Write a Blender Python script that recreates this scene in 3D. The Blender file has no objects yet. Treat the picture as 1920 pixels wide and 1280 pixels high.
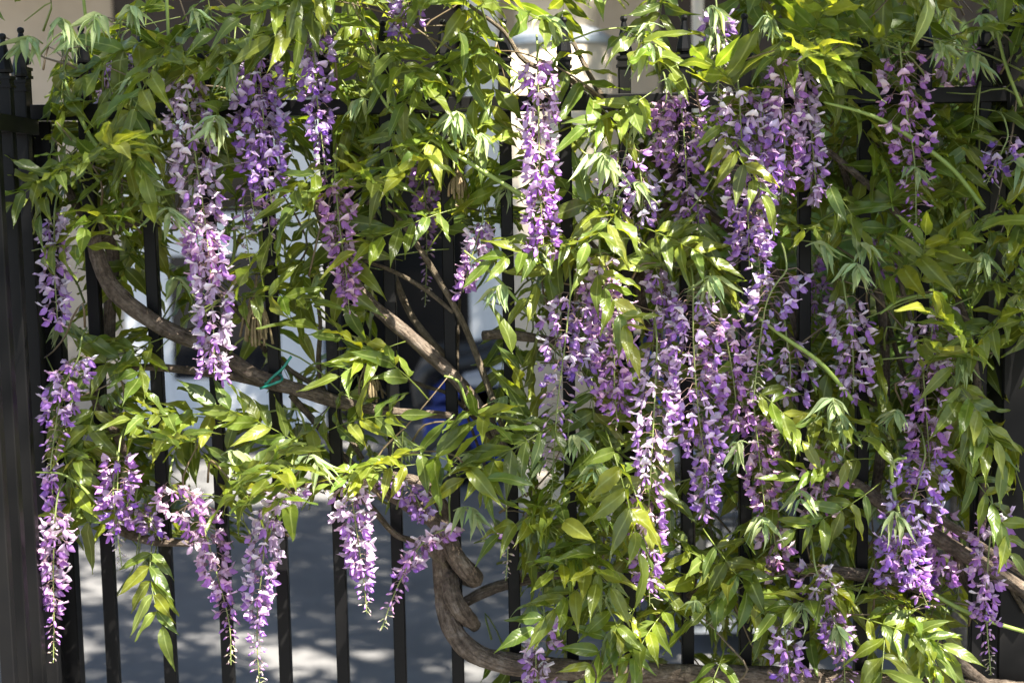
import bpy, math, random
import numpy as np
from mathutils import Vector, Matrix, Quaternion

random.seed(11)
RNG = np.random.default_rng(11)
R = math.radians
scene = bpy.context.scene
COL = scene.collection

# ------------------------------------------------------------------ camera
FPX, CX, CY = 2666.67, 960.0, 640.0
CAM = Vector((0.0, -2.9, 1.60))
CROT = Matrix.Rotation(R(90 - 6.3), 3, 'X') @ Matrix.Rotation(R(-1.1), 3, 'Z')
cam_data = bpy.data.cameras.new('camera')
cam = bpy.data.objects.new('camera', cam_data)
COL.objects.link(cam)
cam.matrix_world = Matrix.Translation(CAM) @ CROT.to_4x4()
cam_data.lens = 50
cam_data.sensor_width = 36
cam_data.clip_start = 0.05
cam_data.clip_end = 500
cam_data.dof.use_dof = True
cam_data.dof.focus_distance = 2.80
cam_data.dof.aperture_fstop = 2.6
scene.camera = cam

# ------------------------------------------------------------------ light
SUN = Vector((0.44, -0.42, 0.82)).normalized()          # towards the sun
world = bpy.data.worlds.new('World')
scene.world = world
world.use_nodes = True
wn = world.node_tree
sky = wn.nodes.new('ShaderNodeTexSky')
sky.sky_type = 'NISHITA'
sky.sun_disc = False
sky.sun_elevation = math.asin(SUN.z)
sky.sun_rotation = math.atan2(SUN.x, SUN.y)
wn.links.new(sky.outputs[0], wn.nodes['Background'].inputs[0])
wn.nodes['Background'].inputs[1].default_value = 0.05
sun_d = bpy.data.lights.new('sun', 'SUN')
sun_d.energy = 5.0
sun_d.angle = R(0.53)
sun_d.color = (1.0, 0.94, 0.84)
sun_o = bpy.data.objects.new('sun', sun_d)
COL.objects.link(sun_o)
sun_o.rotation_euler = SUN.to_track_quat('Z', 'Y').to_euler()
sun_o.location = (3, -3, 9)
scene.view_settings.view_transform = 'Standard'
scene.view_settings.look = 'None'
scene.view_settings.gamma = 1
scene.view_settings.exposure = 2.5
try:
    cy = scene.cycles
    cy.use_denoising = True
    cy.max_bounces = 6
    cy.diffuse_bounces = 3
    cy.glossy_bounces = 2
    cy.transmission_bounces = 4
    cy.transparent_max_bounces = 8
    cy.sample_clamp_indirect = 6
except Exception:
    pass


# ------------------------------------------------------------------ helpers
def ray(px, py):
    return CROT @ Vector(((px - CX) / FPX, -(py - CY) / FPX, -1.0))


def at(px, py, Y):
    """photo pixel -> the point on the vertical plane y = Y"""
    d = ray(px, py)
    return CAM + d * ((Y - CAM.y) / d.y)


def on_ground(px, py, z=0.0):
    d = ray(px, py)
    return CAM + d * ((z - CAM.z) / d.z)


CROT_T = CROT.transposed()


def proj(p):
    q = CROT_T @ (Vector(p) - CAM)
    return CX + FPX * q.x / -q.z, CY - FPX * q.y / -q.z


NROT = np.array(CROT)


def proj_np(P):
    q = (P - np.array(CAM)) @ NROT
    return np.stack([CX + FPX * q[:, 0] / -q[:, 2], CY - FPX * q[:, 1] / -q[:, 2]], 1)


def tag(o, label=None, cat=None, group=None, kind=None):
    if label: o['label'] = label
    if cat: o['category'] = cat
    if group: o['group'] = group
    if kind: o['kind'] = kind
    return o


def link(name, me, mat=None, parent=None):
    if mat is not None and len(me.materials) == 0:
        me.materials.append(mat)
    o = bpy.data.objects.new(name, me)
    COL.objects.link(o)
    if parent is not None:
        o.parent = parent
    return o


def empty(name, loc=(0, 0, 0)):
    o = bpy.data.objects.new(name, None)
    o.empty_display_size = 0.05
    o.location = loc
    COL.objects.link(o)
    return o


class Geo:
    """collects triangles with a colour and a leaf coordinate for each vertex"""

    def __init__(self):
        self.V, self.F, self.C, self.L, self.n = [], [], [], [], 0

    def add(self, V, F, C=None, L=None):
        V = np.asarray(V, float)
        F = np.asarray(F, int)
        k = len(V)
        if C is None:
            C = np.ones((k, 3))
        C = np.asarray(C, float)
        if C.ndim == 1:
            C = np.tile(C, (k, 1))
        if L is None:
            L = np.zeros((k, 3))
        self.V.append(V); self.F.append(F + self.n); self.C.append(C); self.L.append(np.asarray(L, float))
        self.n += k

    def arrays(self):
        return (np.concatenate(self.V), np.concatenate(self.F), np.concatenate(self.C), np.concatenate(self.L))

    def mesh(self, name, smooth=True, T=None):
        V, F, C, L = self.arrays()
        return mk_mesh(name, V, F, C, L, smooth)


def mk_mesh(name, V, F, C=None, L=None, smooth=True):
    me = bpy.data.meshes.new(name)
    nv, nf = len(V), len(F)
    me.vertices.add(nv)
    me.vertices.foreach_set('co', np.ascontiguousarray(V, dtype=np.float32).ravel())
    me.loops.add(nf * 3)
    me.loops.foreach_set('vertex_index', np.ascontiguousarray(F, dtype=np.int32).ravel())
    me.polygons.add(nf)
    me.polygons.foreach_set('loop_start', np.arange(0, nf * 3, 3, dtype=np.int32))
    me.polygons.foreach_set('loop_total', np.full(nf, 3, dtype=np.int32))
    me.polygons.foreach_set('use_smooth', np.full(nf, bool(smooth)))
    if C is not None:
        a = me.attributes.new('Col', 'FLOAT_COLOR', 'POINT')
        a.data.foreach_set('color', np.concatenate([C, np.ones((nv, 1))], 1).astype(np.float32).ravel())
    if L is not None:
        a = me.attributes.new('luv', 'FLOAT_VECTOR', 'POINT')
        a.data.foreach_set('vector', np.ascontiguousarray(L, dtype=np.float32).ravel())
    me.update()
    me.validate()
    return me


def box_vf(x0, x1, y0, y1, z0, z1):
    V = [(x, y, z) for z in (z0, z1) for y in (y0, y1) for x in (x0, x1)]
    Q = [(0, 2, 3, 1), (4, 5, 7, 6), (0, 1, 5, 4), (2, 6, 7, 3), (0, 4, 6, 2), (1, 3, 7, 5)]
    F = []
    for a, b, c, d in Q:
        F += [(a, b, c), (a, c, d)]
    return np.array(V, float), np.array(F)


def bevel_bar(w, d, h, r):
    """upright bar with chamfered long edges, base at z=0, centred"""
    a, b = w / 2, d / 2
    prof = [(-a + r, -b), (a - r, -b), (a, -b + r), (a, b - r), (a - r, b), (-a + r, b), (-a, b - r), (-a, -b + r)]
    return lathe_like([[(x, y) for x, y in prof]] * 2, [0, h])


def lathe_like(rings, zs, cap=True):
    n = len(rings[0])
    V, F = [], []
    for rg, z in zip(rings, zs):
        for p in rg:
            V.append((p[0], p[1], z))
    for k in range(len(rings) - 1):
        for i in range(n):
            j = (i + 1) % n
            a, b, c, d = k * n + i, k * n + j, (k + 1) * n + j, (k + 1) * n + i
            F += [(a, b, c), (a, c, d)]
    if cap:
        for base, flip in ((0, True), ((len(rings) - 1) * n, False)):
            for i in range(1, n - 1):
                t = (base, base + i, base + i + 1)
                F.append(t[::-1] if flip else t)
    return np.array(V, float), np.array(F)


def circle(r, n=16, x=0, y=0, ph=0):
    return [(x + r * math.cos(2 * math.pi * i / n + ph), y + r * math.sin(2 * math.pi * i / n + ph)) for i in range(n)]


def square(w, d=None, x=0, y=0):
    d = w if d is None else d
    return [(x - w / 2, y - d / 2), (x + w / 2, y - d / 2), (x + w / 2, y + d / 2), (x - w / 2, y + d / 2)]


def catmull(P, step):
    P = [np.asarray(p, float) for p in P]
    P = [2 * P[0] - P[1]] + P + [2 * P[-1] - P[-2]]
    out = []
    for k in range(1, len(P) - 2):
        p0, p1, p2, p3 = P[k - 1:k + 3]
        n = max(2, int(np.linalg.norm(p2[:3] - p1[:3]) / step))
        for i in range(n):
            t = i / n
            out.append(0.5 * ((2 * p1) + (-p0 + p2) * t + (2 * p0 - 5 * p1 + 4 * p2 - p3) * t * t + (-p0 + 3 * p1 - 3 * p2 + p3) * t ** 3))
    out.append(P[-2])
    return np.array(out)


def tube(pts, rad, sides=8, rough=0.0, seed=0, caps=True):
    """pts Nx3, rad N"""
    pts = np.asarray(pts, float)
    n = len(pts)
    rng = np.random.default_rng(seed)
    T = np.gradient(pts, axis=0)
    T /= np.linalg.norm(T, axis=1)[:, None] + 1e-9
    ref = np.array([0.13, 0.9, 0.31])
    N = np.cross(T[0], ref); N /= np.linalg.norm(N)
    V = []
    lobes = rng.normal(0, 1, sides)
    drift = 0
    for k in range(n):
        N = N - T[k] * N.dot(T[k]); N /= np.linalg.norm(N) + 1e-9
        B = np.cross(T[k], N)
        bump = 1 + rough * (0.5 * math.sin(k * 0.7 + seed) + 0.5 * rng.normal())
        drift += 0.05
        for i in range(sides):
            a = 2 * math.pi * i / sides + drift * (rough > 0)
            r = rad[k] * bump * (1 + rough * 0.7 * lobes[i])
            V.append(pts[k] + (N * math.cos(a) + B * math.sin(a)) * r)
    F = []
    for k in range(n - 1):
        for i in range(sides):
            j = (i + 1) % sides
            a, b, c, d = k * sides + i, k * sides + j, (k + 1) * sides + j, (k + 1) * sides + i
            F += [(a, b, c), (a, c, d)]
    if caps:
        for base, fl in ((0, True), ((n - 1) * sides, False)):
            for i in range(1, sides - 1):
                t = (base, base + i, base + i + 1)
                F.append(t[::-1] if fl else t)
    L = np.zeros((len(V), 3))
    an = np.tile(np.arange(sides) * 2 * math.pi / sides, n)
    ln_ = np.concatenate([[0], np.cumsum(np.linalg.norm(np.diff(pts, axis=0), axis=1))])
    L[:, 0] = np.cos(an); L[:, 1] = np.sin(an); L[:, 2] = np.repeat(ln_, sides) * 9 + seed
    return np.array(V), np.array(F), L


# ------------------------------------------------------------------ materials
def mat(name):
    m = bpy.data.materials.new(name)
    m.use_nodes = True
    nt = m.node_tree
    b = nt.nodes['Principled BSDF']
    return m, nt, b


def node(nt, kind, **kw):
    n = nt.nodes.new(kind)
    for k, v in kw.items():
        setattr(n, k, v)
    return n


def noise(nt, scale, detail=4, rough=0.55, coord='Object'):
    tc = node(nt, 'ShaderNodeTexCoord')
    n = node(nt, 'ShaderNodeTexNoise')
    n.inputs['Scale'].default_value = scale
    n.inputs['Detail'].default_value = detail
    n.inputs['Roughness'].default_value = rough
    nt.links.new(tc.outputs[coord], n.inputs['Vector'])
    return n


def ramp(nt, src, stops):
    r = node(nt, 'ShaderNodeValToRGB')
    e = r.color_ramp.elements
    while len(e) < len(stops):
        e.new(0.5)
    for el, (p, c) in zip(e, stops):
        el.position = p
        el.color = (*c, 1)
    nt.links.new(src, r.inputs[0])
    return r


def bump(nt, b, src, strength=0.3, dist=0.01):
    k = node(nt, 'ShaderNodeBump')
    k.inputs['Strength'].default_value = strength
    k.inputs['Distance'].default_value = dist
    nt.links.new(src, k.inputs['Height'])
    nt.links.new(k.outputs[0], b.inputs['Normal'])
    return k


def noisy_mat(name, stops, scale, rough=0.7, bstr=0.2, bdist=0.005, bscale=None, metallic=0, spec=0.5):
    m, nt, b = mat(name)
    n = noise(nt, scale)
    r = ramp(nt, n.outputs[0], stops)
    nt.links.new(r.outputs[0], b.inputs['Base Color'])
    b.inputs['Roughness'].default_value = rough
    b.inputs['Metallic'].default_value = metallic
    b.inputs['Specular IOR Level'].default_value = spec
    if bstr:
        n2 = noise(nt, bscale or scale * 4, 6)
        bump(nt, b, n2.outputs[0], bstr, bdist)
    return m


def plant_mat(name, trans_tint, trans=0.45, rough=0.38, spec=0.5, veins=False, objvar=0.0):
    """thin leaf or petal: diffuse + gloss mixed with light passing through"""
    m, nt, b = mat(name)
    at_ = node(nt, 'ShaderNodeAttribute', attribute_name='Col')
    col = at_.outputs['Color']
    if objvar:
        oi = node(nt, 'ShaderNodeObjectInfo')
        hs = node(nt, 'ShaderNodeHueSaturation')
        mr = node(nt, 'ShaderNodeMapRange')
        mr.inputs[3].default_value = 1 - objvar
        mr.inputs[4].default_value = 1 + objvar
        nt.links.new(oi.outputs['Random'], mr.inputs[0])
        nt.links.new(mr.outputs[0], hs.inputs['Value'])
        nt.links.new(col, hs.inputs['Color'])
        col = hs.outputs[0]
    nz = noise(nt, 60, 3)
    mx = node(nt, 'ShaderNodeMixRGB', blend_type='MULTIPLY')
    mx.inputs[0].default_value = 0.55
    rr = ramp(nt, nz.outputs[0], [(0.25, (0.62, 0.66, 0.6)), (0.75, (1.2, 1.16, 1.2))])
    nt.links.new(col, mx.inputs[1])
    nt.links.new(rr.outputs[0], mx.inputs[2])
    col = mx.outputs[0]
    if veins:
        lu = node(nt, 'ShaderNodeAttribute', attribute_name='luv')
        sx = node(nt, 'ShaderNodeSeparateXYZ')
        nt.links.new(lu.outputs['Vector'], sx.inputs[0])
        ab = node(nt, 'ShaderNodeMath', operation='ABSOLUTE')
        nt.links.new(sx.outputs[0], ab.inputs[0])
        mid = node(nt, 'ShaderNodeMapRange')
        mid.inputs[1].default_value = 0.0; mid.inputs[2].default_value = 0.14
        mid.inputs[3].default_value = 1.0; mid.inputs[4].default_value = 0.0
        nt.links.new(ab.outputs[0], mid.inputs[0])
        # side veins: slanted stripes
        m1 = node(nt, 'ShaderNodeMath', operation='MULTIPLY_ADD')
        m1.inputs[1].default_value = -0.16
        nt.links.new(ab.outputs[0], m1.inputs[0]); nt.links.new(sx.outputs[1], m1.inputs[2])
        m2 = node(nt, 'ShaderNodeMath', operation='MULTIPLY'); m2.inputs[1].default_value = 62
        nt.links.new(m1.outputs[0], m2.inputs[0])
        sn = node(nt, 'ShaderNodeMath', operation='SINE'); nt.links.new(m2.outputs[0], sn.inputs[0])
        bm = bump(nt, b, sn.outputs[0], 0.14, 0.0008)
        mv = node(nt, 'ShaderNodeMixRGB', blend_type='MIX')
        mv.inputs[2].default_value = (0.36, 0.42, 0.15, 1)
        sc_ = node(nt, 'ShaderNodeMath', operation='MULTIPLY'); sc_.inputs[1].default_value = 0.55
        nt.links.new(mid.outputs[0], sc_.inputs[0])
        nt.links.new(sc_.outputs[0], mv.inputs[0])
        nt.links.new(col, mv.inputs[1])
        col = mv.outputs[0]
    nt.links.new(col, b.inputs['Base Color'])
    b.inputs['Roughness'].default_value = rough
    b.inputs['Specular IOR Level'].default_value = spec
    tr = node(nt, 'ShaderNodeBsdfTranslucent')
    tm = node(nt, 'ShaderNodeMixRGB', blend_type='MULTIPLY')
    tm.inputs[0].default_value = 1.0
    tm.inputs[2].default_value = (*trans_tint, 1)
    nt.links.new(col, tm.inputs[1])
    nt.links.new(tm.outputs[0], tr.inputs['Color'])
    ms = node(nt, 'ShaderNodeMixShader')
    ms.inputs[0].default_value = trans
    nt.links.new(b.outputs[0], ms.inputs[1])
    nt.links.new(tr.outputs[0], ms.inputs[2])
    nt.links.new(ms.outputs[0], nt.nodes['Material Output'].inputs['Surface'])
    return m


M = {}
M['leaf'] = plant_mat('wisteria_leaf', (2.4, 2.15, 0.7), 0.42, 0.33, 0.5, veins=True, objvar=0.18)
M['young'] = plant_mat('wisteria_young_leaf', (1.5, 1.5, 0.8), 0.35, 0.5, 0.4, veins=True, objvar=0.12)
M['petal'] = plant_mat('wisteria_petal', (1.25, 1.1, 1.25), 0.35, 0.55, 0.3)
M['shoot'] = plant_mat('green_shoot', (1.0, 1.0, 0.6), 0.1, 0.45, 0.5)
M['shrub'] = plant_mat('shrub_leaf', (2.0, 2.0, 0.7), 0.4, 0.45, 0.4)
M['treeleaf'] = plant_mat('shade_tree_leaf', (1.6, 1.7, 0.6), 0.3, 0.45, 0.4)


def bark_mat(name, dark, mid, light):
    m, nt, b = mat(name)
    tc = node(nt, 'ShaderNodeTexCoord')
    n1 = node(nt, 'ShaderNodeTexNoise'); n1.inputs['Scale'].default_value = 34; n1.inputs['Detail'].default_value = 8
    n1.inputs['Roughness'].default_value = 0.7
    nt.links.new(tc.outputs['Object'], n1.inputs['Vector'])
    r1 = ramp(nt, n1.outputs[0], [(0.25, dark), (0.5, mid), (0.78, light)])
    n2 = node(nt, 'ShaderNodeTexNoise'); n2.inputs['Scale'].default_value = 150; n2.inputs['Detail'].default_value = 6
    nt.links.new(tc.outputs['Object'], n2.inputs['Vector'])
    mm = node(nt, 'ShaderNodeMixRGB', blend_type='OVERLAY'); mm.inputs[0].default_value = 0.6
    nt.links.new(r1.outputs[0], mm.inputs[1]); nt.links.new(n2.outputs[0], mm.inputs[2])
    nt.links.new(mm.outputs[0], b.inputs['Base Color'])
    b.inputs['Roughness'].default_value = 0.85
    b.inputs['Specular IOR Level'].default_value = 0.2
    lu = node(nt, 'ShaderNodeAttribute', attribute_name='luv')
    n3 = node(nt, 'ShaderNodeTexNoise'); n3.inputs['Scale'].default_value = 3.2; n3.inputs['Detail'].default_value = 7
    n3.inputs['Roughness'].default_value = 0.65; n3.inputs['Distortion'].default_value = 0.4
    nt.links.new(lu.outputs['Vector'], n3.inputs['Vector'])
    r3 = ramp(nt, n3.outputs[0], [(0.36, (0.45, 0.43, 0.42)), (0.5, (1, 1, 1)), (0.7, (1.35, 1.35, 1.35))])
    m3 = node(nt, 'ShaderNodeMixRGB', blend_type='MULTIPLY'); m3.inputs[0].default_value = 0.85
    nt.links.new(mm.outputs[0], m3.inputs[1]); nt.links.new(r3.outputs[0], m3.inputs[2])
    nt.links.new(m3.outputs[0], b.inputs['Base Color'])
    ad = node(nt, 'ShaderNodeMath', operation='MULTIPLY_ADD'); ad.inputs[1].default_value = 2.2
    nt.links.new(n3.outputs[0], ad.inputs[0]); nt.links.new(n2.outputs[0], ad.inputs[2])
    bump(nt, b, ad.outputs[0], 1.0, 0.006)
    return m


M['bark'] = bark_mat('wisteria_bark', (0.045, 0.033, 0.024), (0.15, 0.115, 0.085), (0.30, 0.25, 0.20))
M['twig'] = bark_mat('twig_bark', (0.07, 0.055, 0.035), (0.17, 0.135, 0.09), (0.27, 0.22, 0.16))
M['treebark'] = bark_mat('tree_bark', (0.04, 0.035, 0.03), (0.11, 0.095, 0.08), (0.2, 0.18, 0.15))
M['iron'] = noisy_mat('black_painted_iron', [(0.3, (0.004, 0.004, 0.0045)), (0.62, (0.006, 0.0057, 0.0055)), (0.8, (0.016, 0.0145, 0.013))], 9, 0.42, 0.12, 0.001, 120, spec=0.16)
M['tie'] = noisy_mat('green_plastic_tie', [(0.3, (0.01, 0.16, 0.12)), (0.7, (0.02, 0.24, 0.17))], 30, 0.3, 0)
M['dry'] = noisy_mat('dried_stalk', [(0.3, (0.14, 0.10, 0.05)), (0.6, (0.24, 0.19, 0.10)), (0.8, (0.34, 0.20, 0.11))], 70, 0.85, 0.4, 0.002, 300)
M['concrete'] = noisy_mat('driveway_concrete', [(0.25, (0.085, 0.085, 0.085)), (0.5, (0.12, 0.118, 0.116)), (0.75, (0.165, 0.16, 0.155))], 1.7, 0.85, 0.35, 0.003, 60)
M['stucco'] = noisy_mat('tan_stucco', [(0.3, (0.40, 0.33, 0.25)), (0.7, (0.50, 0.42, 0.33))], 3, 0.9, 0.5, 0.004, 130)
M['column'] = noisy_mat('beige_stucco', [(0.3, (0.56, 0.47, 0.35)), (0.7, (0.66, 0.56, 0.43))], 4, 0.85, 0.3, 0.003, 160)
M['white'] = noisy_mat('white_paint', [(0.3, (0.70, 0.71, 0.72)), (0.7, (0.80, 0.80, 0.80))], 2, 0.45, 0.05, 0.001, 40)
M['brown'] = noisy_mat('dark_brown_boards', [(0.3, (0.024, 0.015, 0.010)), (0.7, (0.042, 0.027, 0.018))], 6, 0.6, 0.3, 0.003, 40)
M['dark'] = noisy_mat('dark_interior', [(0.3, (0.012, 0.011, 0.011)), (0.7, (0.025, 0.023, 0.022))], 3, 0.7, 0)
M['grey'] = noisy_mat('grey_zinc', [(0.3, (0.34, 0.37, 0.40)), (0.7, (0.45, 0.48, 0.51))], 5, 0.35, 0.1, 0.001, 60, metallic=0.6)
M['blue'] = noisy_mat('blue_plastic_shell', [(0.3, (0.012, 0.035, 0.24)), (0.7, (0.018, 0.05, 0.32))], 6, 0.32, 0.05, 0.001, 50)
M['rubber'] = noisy_mat('black_rubber', [(0.3, (0.012, 0.012, 0.012)), (0.7, (0.028, 0.027, 0.026))], 14, 0.5, 0.2, 0.002, 90)
M['roof'] = noisy_mat('roof_shingle', [(0.3, (0.09, 0.075, 0.065)), (0.7, (0.15, 0.13, 0.11))], 9, 0.9, 0.4, 0.01, 40)
gm, gnt, gb = mat('dark_window_glass')
gb.inputs['Base Color'].default_value = (0.008, 0.008, 0.009, 1)
gb.inputs['Roughness'].default_value = 0.06
gb.inputs['Specular IOR Level'].default_value = 0.35
M['glass'] = gm


def part_box(name, m, parent, x0, x1, y0, y1, z0, z1, bev=0.0):
    V, F = box_vf(x0, x1, y0, y1, z0, z1)
    o = link(name, mk_mesh(name, V, F, smooth=False), m, parent)
    if bev:
        md = o.modifiers.new('bevel', 'BEVEL'); md.width = bev; md.segments = 2
    return o


# ------------------------------------------------------------------ ground
V, F = box_vf(-60, 60, -40, 80, -0.2, 0.0)
tag(link('driveway', mk_mesh('driveway', V, F, smooth=False), M['concrete']), kind='structure')

# ------------------------------------------------------------------ house behind the driveway
HY = 6.5


def hx(px, Y=HY, py=600):
    return at(px, py, Y).x


def hz(py, Y=HY, px=500):
    return at(px, py, Y).z


house = empty('house', (0, HY, 0))
tag(house, 'tan stucco house with white door, dark porch and white post across the driveway', 'house')
house.location = (0, 0, 0)
XL, XD0, XD1, XP0, XP1 = hx(238), hx(285), hx(603), hx(866), hx(945)
ztop = 3.1
part_box('wall', M['stucco'], house, -9.0, XL, HY, HY + 0.25, -0.05, ztop)
part_box('wall', M['stucco'], house, XP1, hx(1240), HY, HY + 0.25, -0.05, ztop)
part_box('board_wall', M['brown'], house, hx(1240) + .001, 9.0, HY, HY + 0.25, -0.05, ztop)
# porch recess
part_box('porch_wall', M['brown'], house, XD1 + 0.05, XP1 + 0.4, HY + 1.6, HY + 1.75, -0.05, ztop)
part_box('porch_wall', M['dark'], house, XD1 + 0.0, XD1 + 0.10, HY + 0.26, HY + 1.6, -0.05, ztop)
part_box('porch_wall', M['brown'], house, XP1 + 0.4, XP1 + 0.55, HY + 0.26, HY + 1.75, -0.05, ztop)
part_box('porch_ceiling', M['brown'], house, XL, XP1 + 0.4, HY + 0.0, HY + 1.6, ztop - 0.02, ztop + 0.1)
part_box('header_beam', M['brown'], house, XL + 0.002, XP0 - 0.002, HY + 0.02, HY + 0.24, hz(215) + 0.10, ztop - 0.022)
# entrance inside the porch
pd = part_box('porch_door', M['dark'], house, XD1 + 0.25, XD1 + 0.85, HY + 1.55, HY + 1.598, 0.02, 2.05)
part_box('door_panel', M['brown'], pd, XD1 + 0.33, XD1 + 0.77, HY + 1.53, HY + 1.549, 1.15, 1.9)
part_box('door_panel', M['brown'], pd, XD1 + 0.33, XD1 + 0.77, HY + 1.53, HY + 1.549, 0.2, 0.95)
# white door with two dark panes
zt, zb = hz(215), 0.012
tr = part_box('door_trim', M['white'], house, XL + 0.001, XD0, HY - 0.05, HY + 0.2, 0, zt + 0.09, 0.008)
part_box('door_trim', M['white'], house, XD0 + 0.001, XD1 + 0.04, HY - 0.045, HY + 0.2, zt + 0.002, zt + 0.092, 0.006)
door = empty('door'); door.parent = house
gx0, gx1 = hx(322), hx(524)
z4, z3, z2, z1 = hz(262), hz(398), hz(476), hz(708)
for nm, a in (('stile', (XD0 + .004, gx0, zb, zt)), ('stile', (gx1, XD1, zb, zt)), ('door_rail', (gx0 + .001, gx1 - .001, zb, z1)),
              ('door_rail', (gx0 + .001, gx1 - .001, z2, z3)), ('door_rail', (gx0 + .001, gx1 - .001, z4, zt))):
    part_box(nm, M['white'], door, a[0], a[1], HY - 0.02 + (nm == 'stile') * -.002, HY + 0.04, a[2], a[3], 0.004)
part_box('pane', M['glass'], door, gx0 - .005, gx1 + .005, HY + 0.005, HY + 0.02, z1 - .005, z2 + .005)
part_box('pane', M['glass'], door, gx0 - .005, gx1 + .005, HY + 0.005, HY + 0.02, z3 - .005, z4 + .005)
part_box('door_handle', M['grey'], door, XD1 - 0.13, XD1 - 0.08, HY - 0.075, HY - 0.021, 0.98, 1.12, 0.006)
part_box('lower_panel', M['white'], door, gx0 + 0.05, gx1 - 0.05, HY - 0.032, HY - 0.0215, 0.1, z1 - 0.1, 0.008)
# porch post and eaves
post = part_box('porch_post', M['white'], house, XP0 + 0.06, XP1, HY - 0.14, HY + 0.0 - 0.002, 0, ztop, 0.012)
part_box('post_base', M['white'], post, XP0 + 0.035, XP1 + 0.02, HY - 0.17, HY - 0.0025, 0.0, 0.18, 0.008)
part_box('eave', M['white'], house, -9.4, 9.4, HY - 1.15, HY + 1.9, ztop + 0.101, ztop + 0.22)
part_box('fascia', M['brown'], house, -9.4, 9.4, HY - 1.18, HY - 1.151, ztop + 0.05, ztop + 0.27)
V = np.array([(-9.5, HY - 1.25, ztop + 0.23), (9.5, HY - 1.25, ztop + 0.23), (9.5, HY + 4, ztop + 2.6), (-9.5, HY + 4, ztop + 2.6),
              (-9.5, HY - 1.25, ztop + 0.31), (9.5, HY - 1.25, ztop + 0.31), (9.5, HY + 4, ztop + 2.7), (-9.5, HY + 4, ztop + 2.7)])
F = np.array([(0, 1, 2), (0, 2, 3), (4, 6, 5), (4, 7, 6), (0, 5, 1), (0, 4, 5), (3, 2, 6), (3, 6, 7), (0, 3, 7), (0, 7, 4), (1, 5, 6), (1, 6, 2)])
link('roof', mk_mesh('roof', V, F, smooth=False), M['roof'], house)

# ------------------------------------------------------------------ round beige pillar with zinc collar
CYY = 4.3
cxm = (at(950, 300, CYY).x + at(1146, 300, CYY).x) / 2
crr = (at(1146, 300, CYY).x - at(950, 300, CYY).x) / 2
pil = empty('round_pillar', (cxm, CYY, 0))
tag(pil, 'round beige pillar with a grey metal collar standing on the driveway', 'pillar', kind='thing')
zc = hz(86, CYY, 1050)
V, F = lathe_like([circle(crr, 40)] * 2, [0, zc]); link('shaft', mk_mesh('shaft', V, F), M['column'], pil)
V, F = lathe_like([circle(crr * 1.04, 40), circle(crr * 1.06, 40), circle(crr * 1.06, 40), circle(crr * .80, 40)], [zc - .008, zc - .002, zc + 0.03, zc + 0.075])
link('metal_collar', mk_mesh('metal_collar', V, F, smooth=False), M['grey'], pil)
V, F = lathe_like([circle(crr * 0.78, 40)] * 2, [zc + 0.02, 3.3]); link('upper_shaft', mk_mesh('upper_shaft', V, F), M['column'], pil)
V, F = lathe_like([circle(crr * 1.15, 40), circle(crr * 1.15, 40), circle(crr * 1.0, 40)], [0, 0.16, 0.2]); link('plinth', mk_mesh('plinth', V, F, smooth=False), M['column'], pil)

# ------------------------------------------------------------------ blue ride-on cart on the driveway
BY = 4.9
g0 = at(800, 700, BY)
cart = empty('ride_on_cart', (at(1030, 700, BY).x, BY, 0))
tag(cart, 'blue and black four wheeled ride-on cart with padded seat parked on the driveway', 'ride-on cart')


def lp(px, py):
    p = at(px, py, BY)
    return p.x - cart.location.x, p.z


def prism(name, prof, y0, y1, m, parent, bev=0.02):
    n = len(prof)
    V = [(x, y0, z) for x, z in prof] + [(x, y1, z) for x, z in prof]
    F = []
    for i in range(1, n - 1):
        F += [(0, i, i + 1), (n, n + i + 1, n + i)]
    for i in range(n):
        j = (i + 1) % n
        F += [(i, n + i, n + j), (i, n + j, j)]
    o = link(name, mk_mesh(name, np.array(V), np.array(F), smooth=False), m, parent)
    import bmesh
    bm = bmesh.new(); bm.from_mesh(o.data); bmesh.ops.recalc_face_normals(bm, faces=bm.faces)
    bmesh.ops.dissolve_limit(bm, angle_limit=0.01, verts=bm.verts, edges=bm.edges)
    bm.to_mesh(o.data); bm.free()
    if bev:
        md = o.modifiers.new('bevel', 'BEVEL'); md.width = bev; md.segments = 3; md.limit_method = 'ANGLE'
    return o


prism('body_shell', [lp(800, 745), lp(830, 722), lp(960, 715), (lp(980, 760)[0], lp(980, 760)[1]), lp(1200, 770), lp(1215, 640), lp(1268, 615), lp(1285, 700), lp(1290, 850), lp(800, 850)], -0.28, 0.28, M['blue'], cart, 0.03)
prism('chassis', [lp(790, 846), lp(1300, 846), lp(1300, 880), lp(790, 880)], -0.24, 0.24, M['rubber'], cart, 0.01)
prism('seat', [lp(985, 700), lp(1160, 690), lp(1160, 752), lp(985, 752)], -0.2, 0.2, M['rubber'], cart, 0.03)
prism('backrest', [lp(1090, 530), lp(1150, 520), lp(1165, 700), lp(1120, 700)], -0.2, 0.2, M['rubber'], cart, 0.03)
prism('floor_mat', [lp(870, 700), lp(985, 700), lp(985, 714), lp(870, 714)], -0.2, 0.2, M['white'], cart, 0.004)
for s in (-0.3, 0.3):
    a = [(*lp(800, 745), s), (*lp(795, 700), s), (*lp(820, 672), s), (*lp(880, 668), s), (*lp(950, 640), s), (*lp(985, 560), s), (*lp(1010, 535), s)]
    P = catmull([(x, y, z) for x, z, y in a], 0.03)
    Vt, Ft, _ = tube(P, np.full(len(P), 0.05), 10)
    link('grab_rail', mk_mesh('grab_rail', Vt, Ft), M['rubber'], cart)
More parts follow.
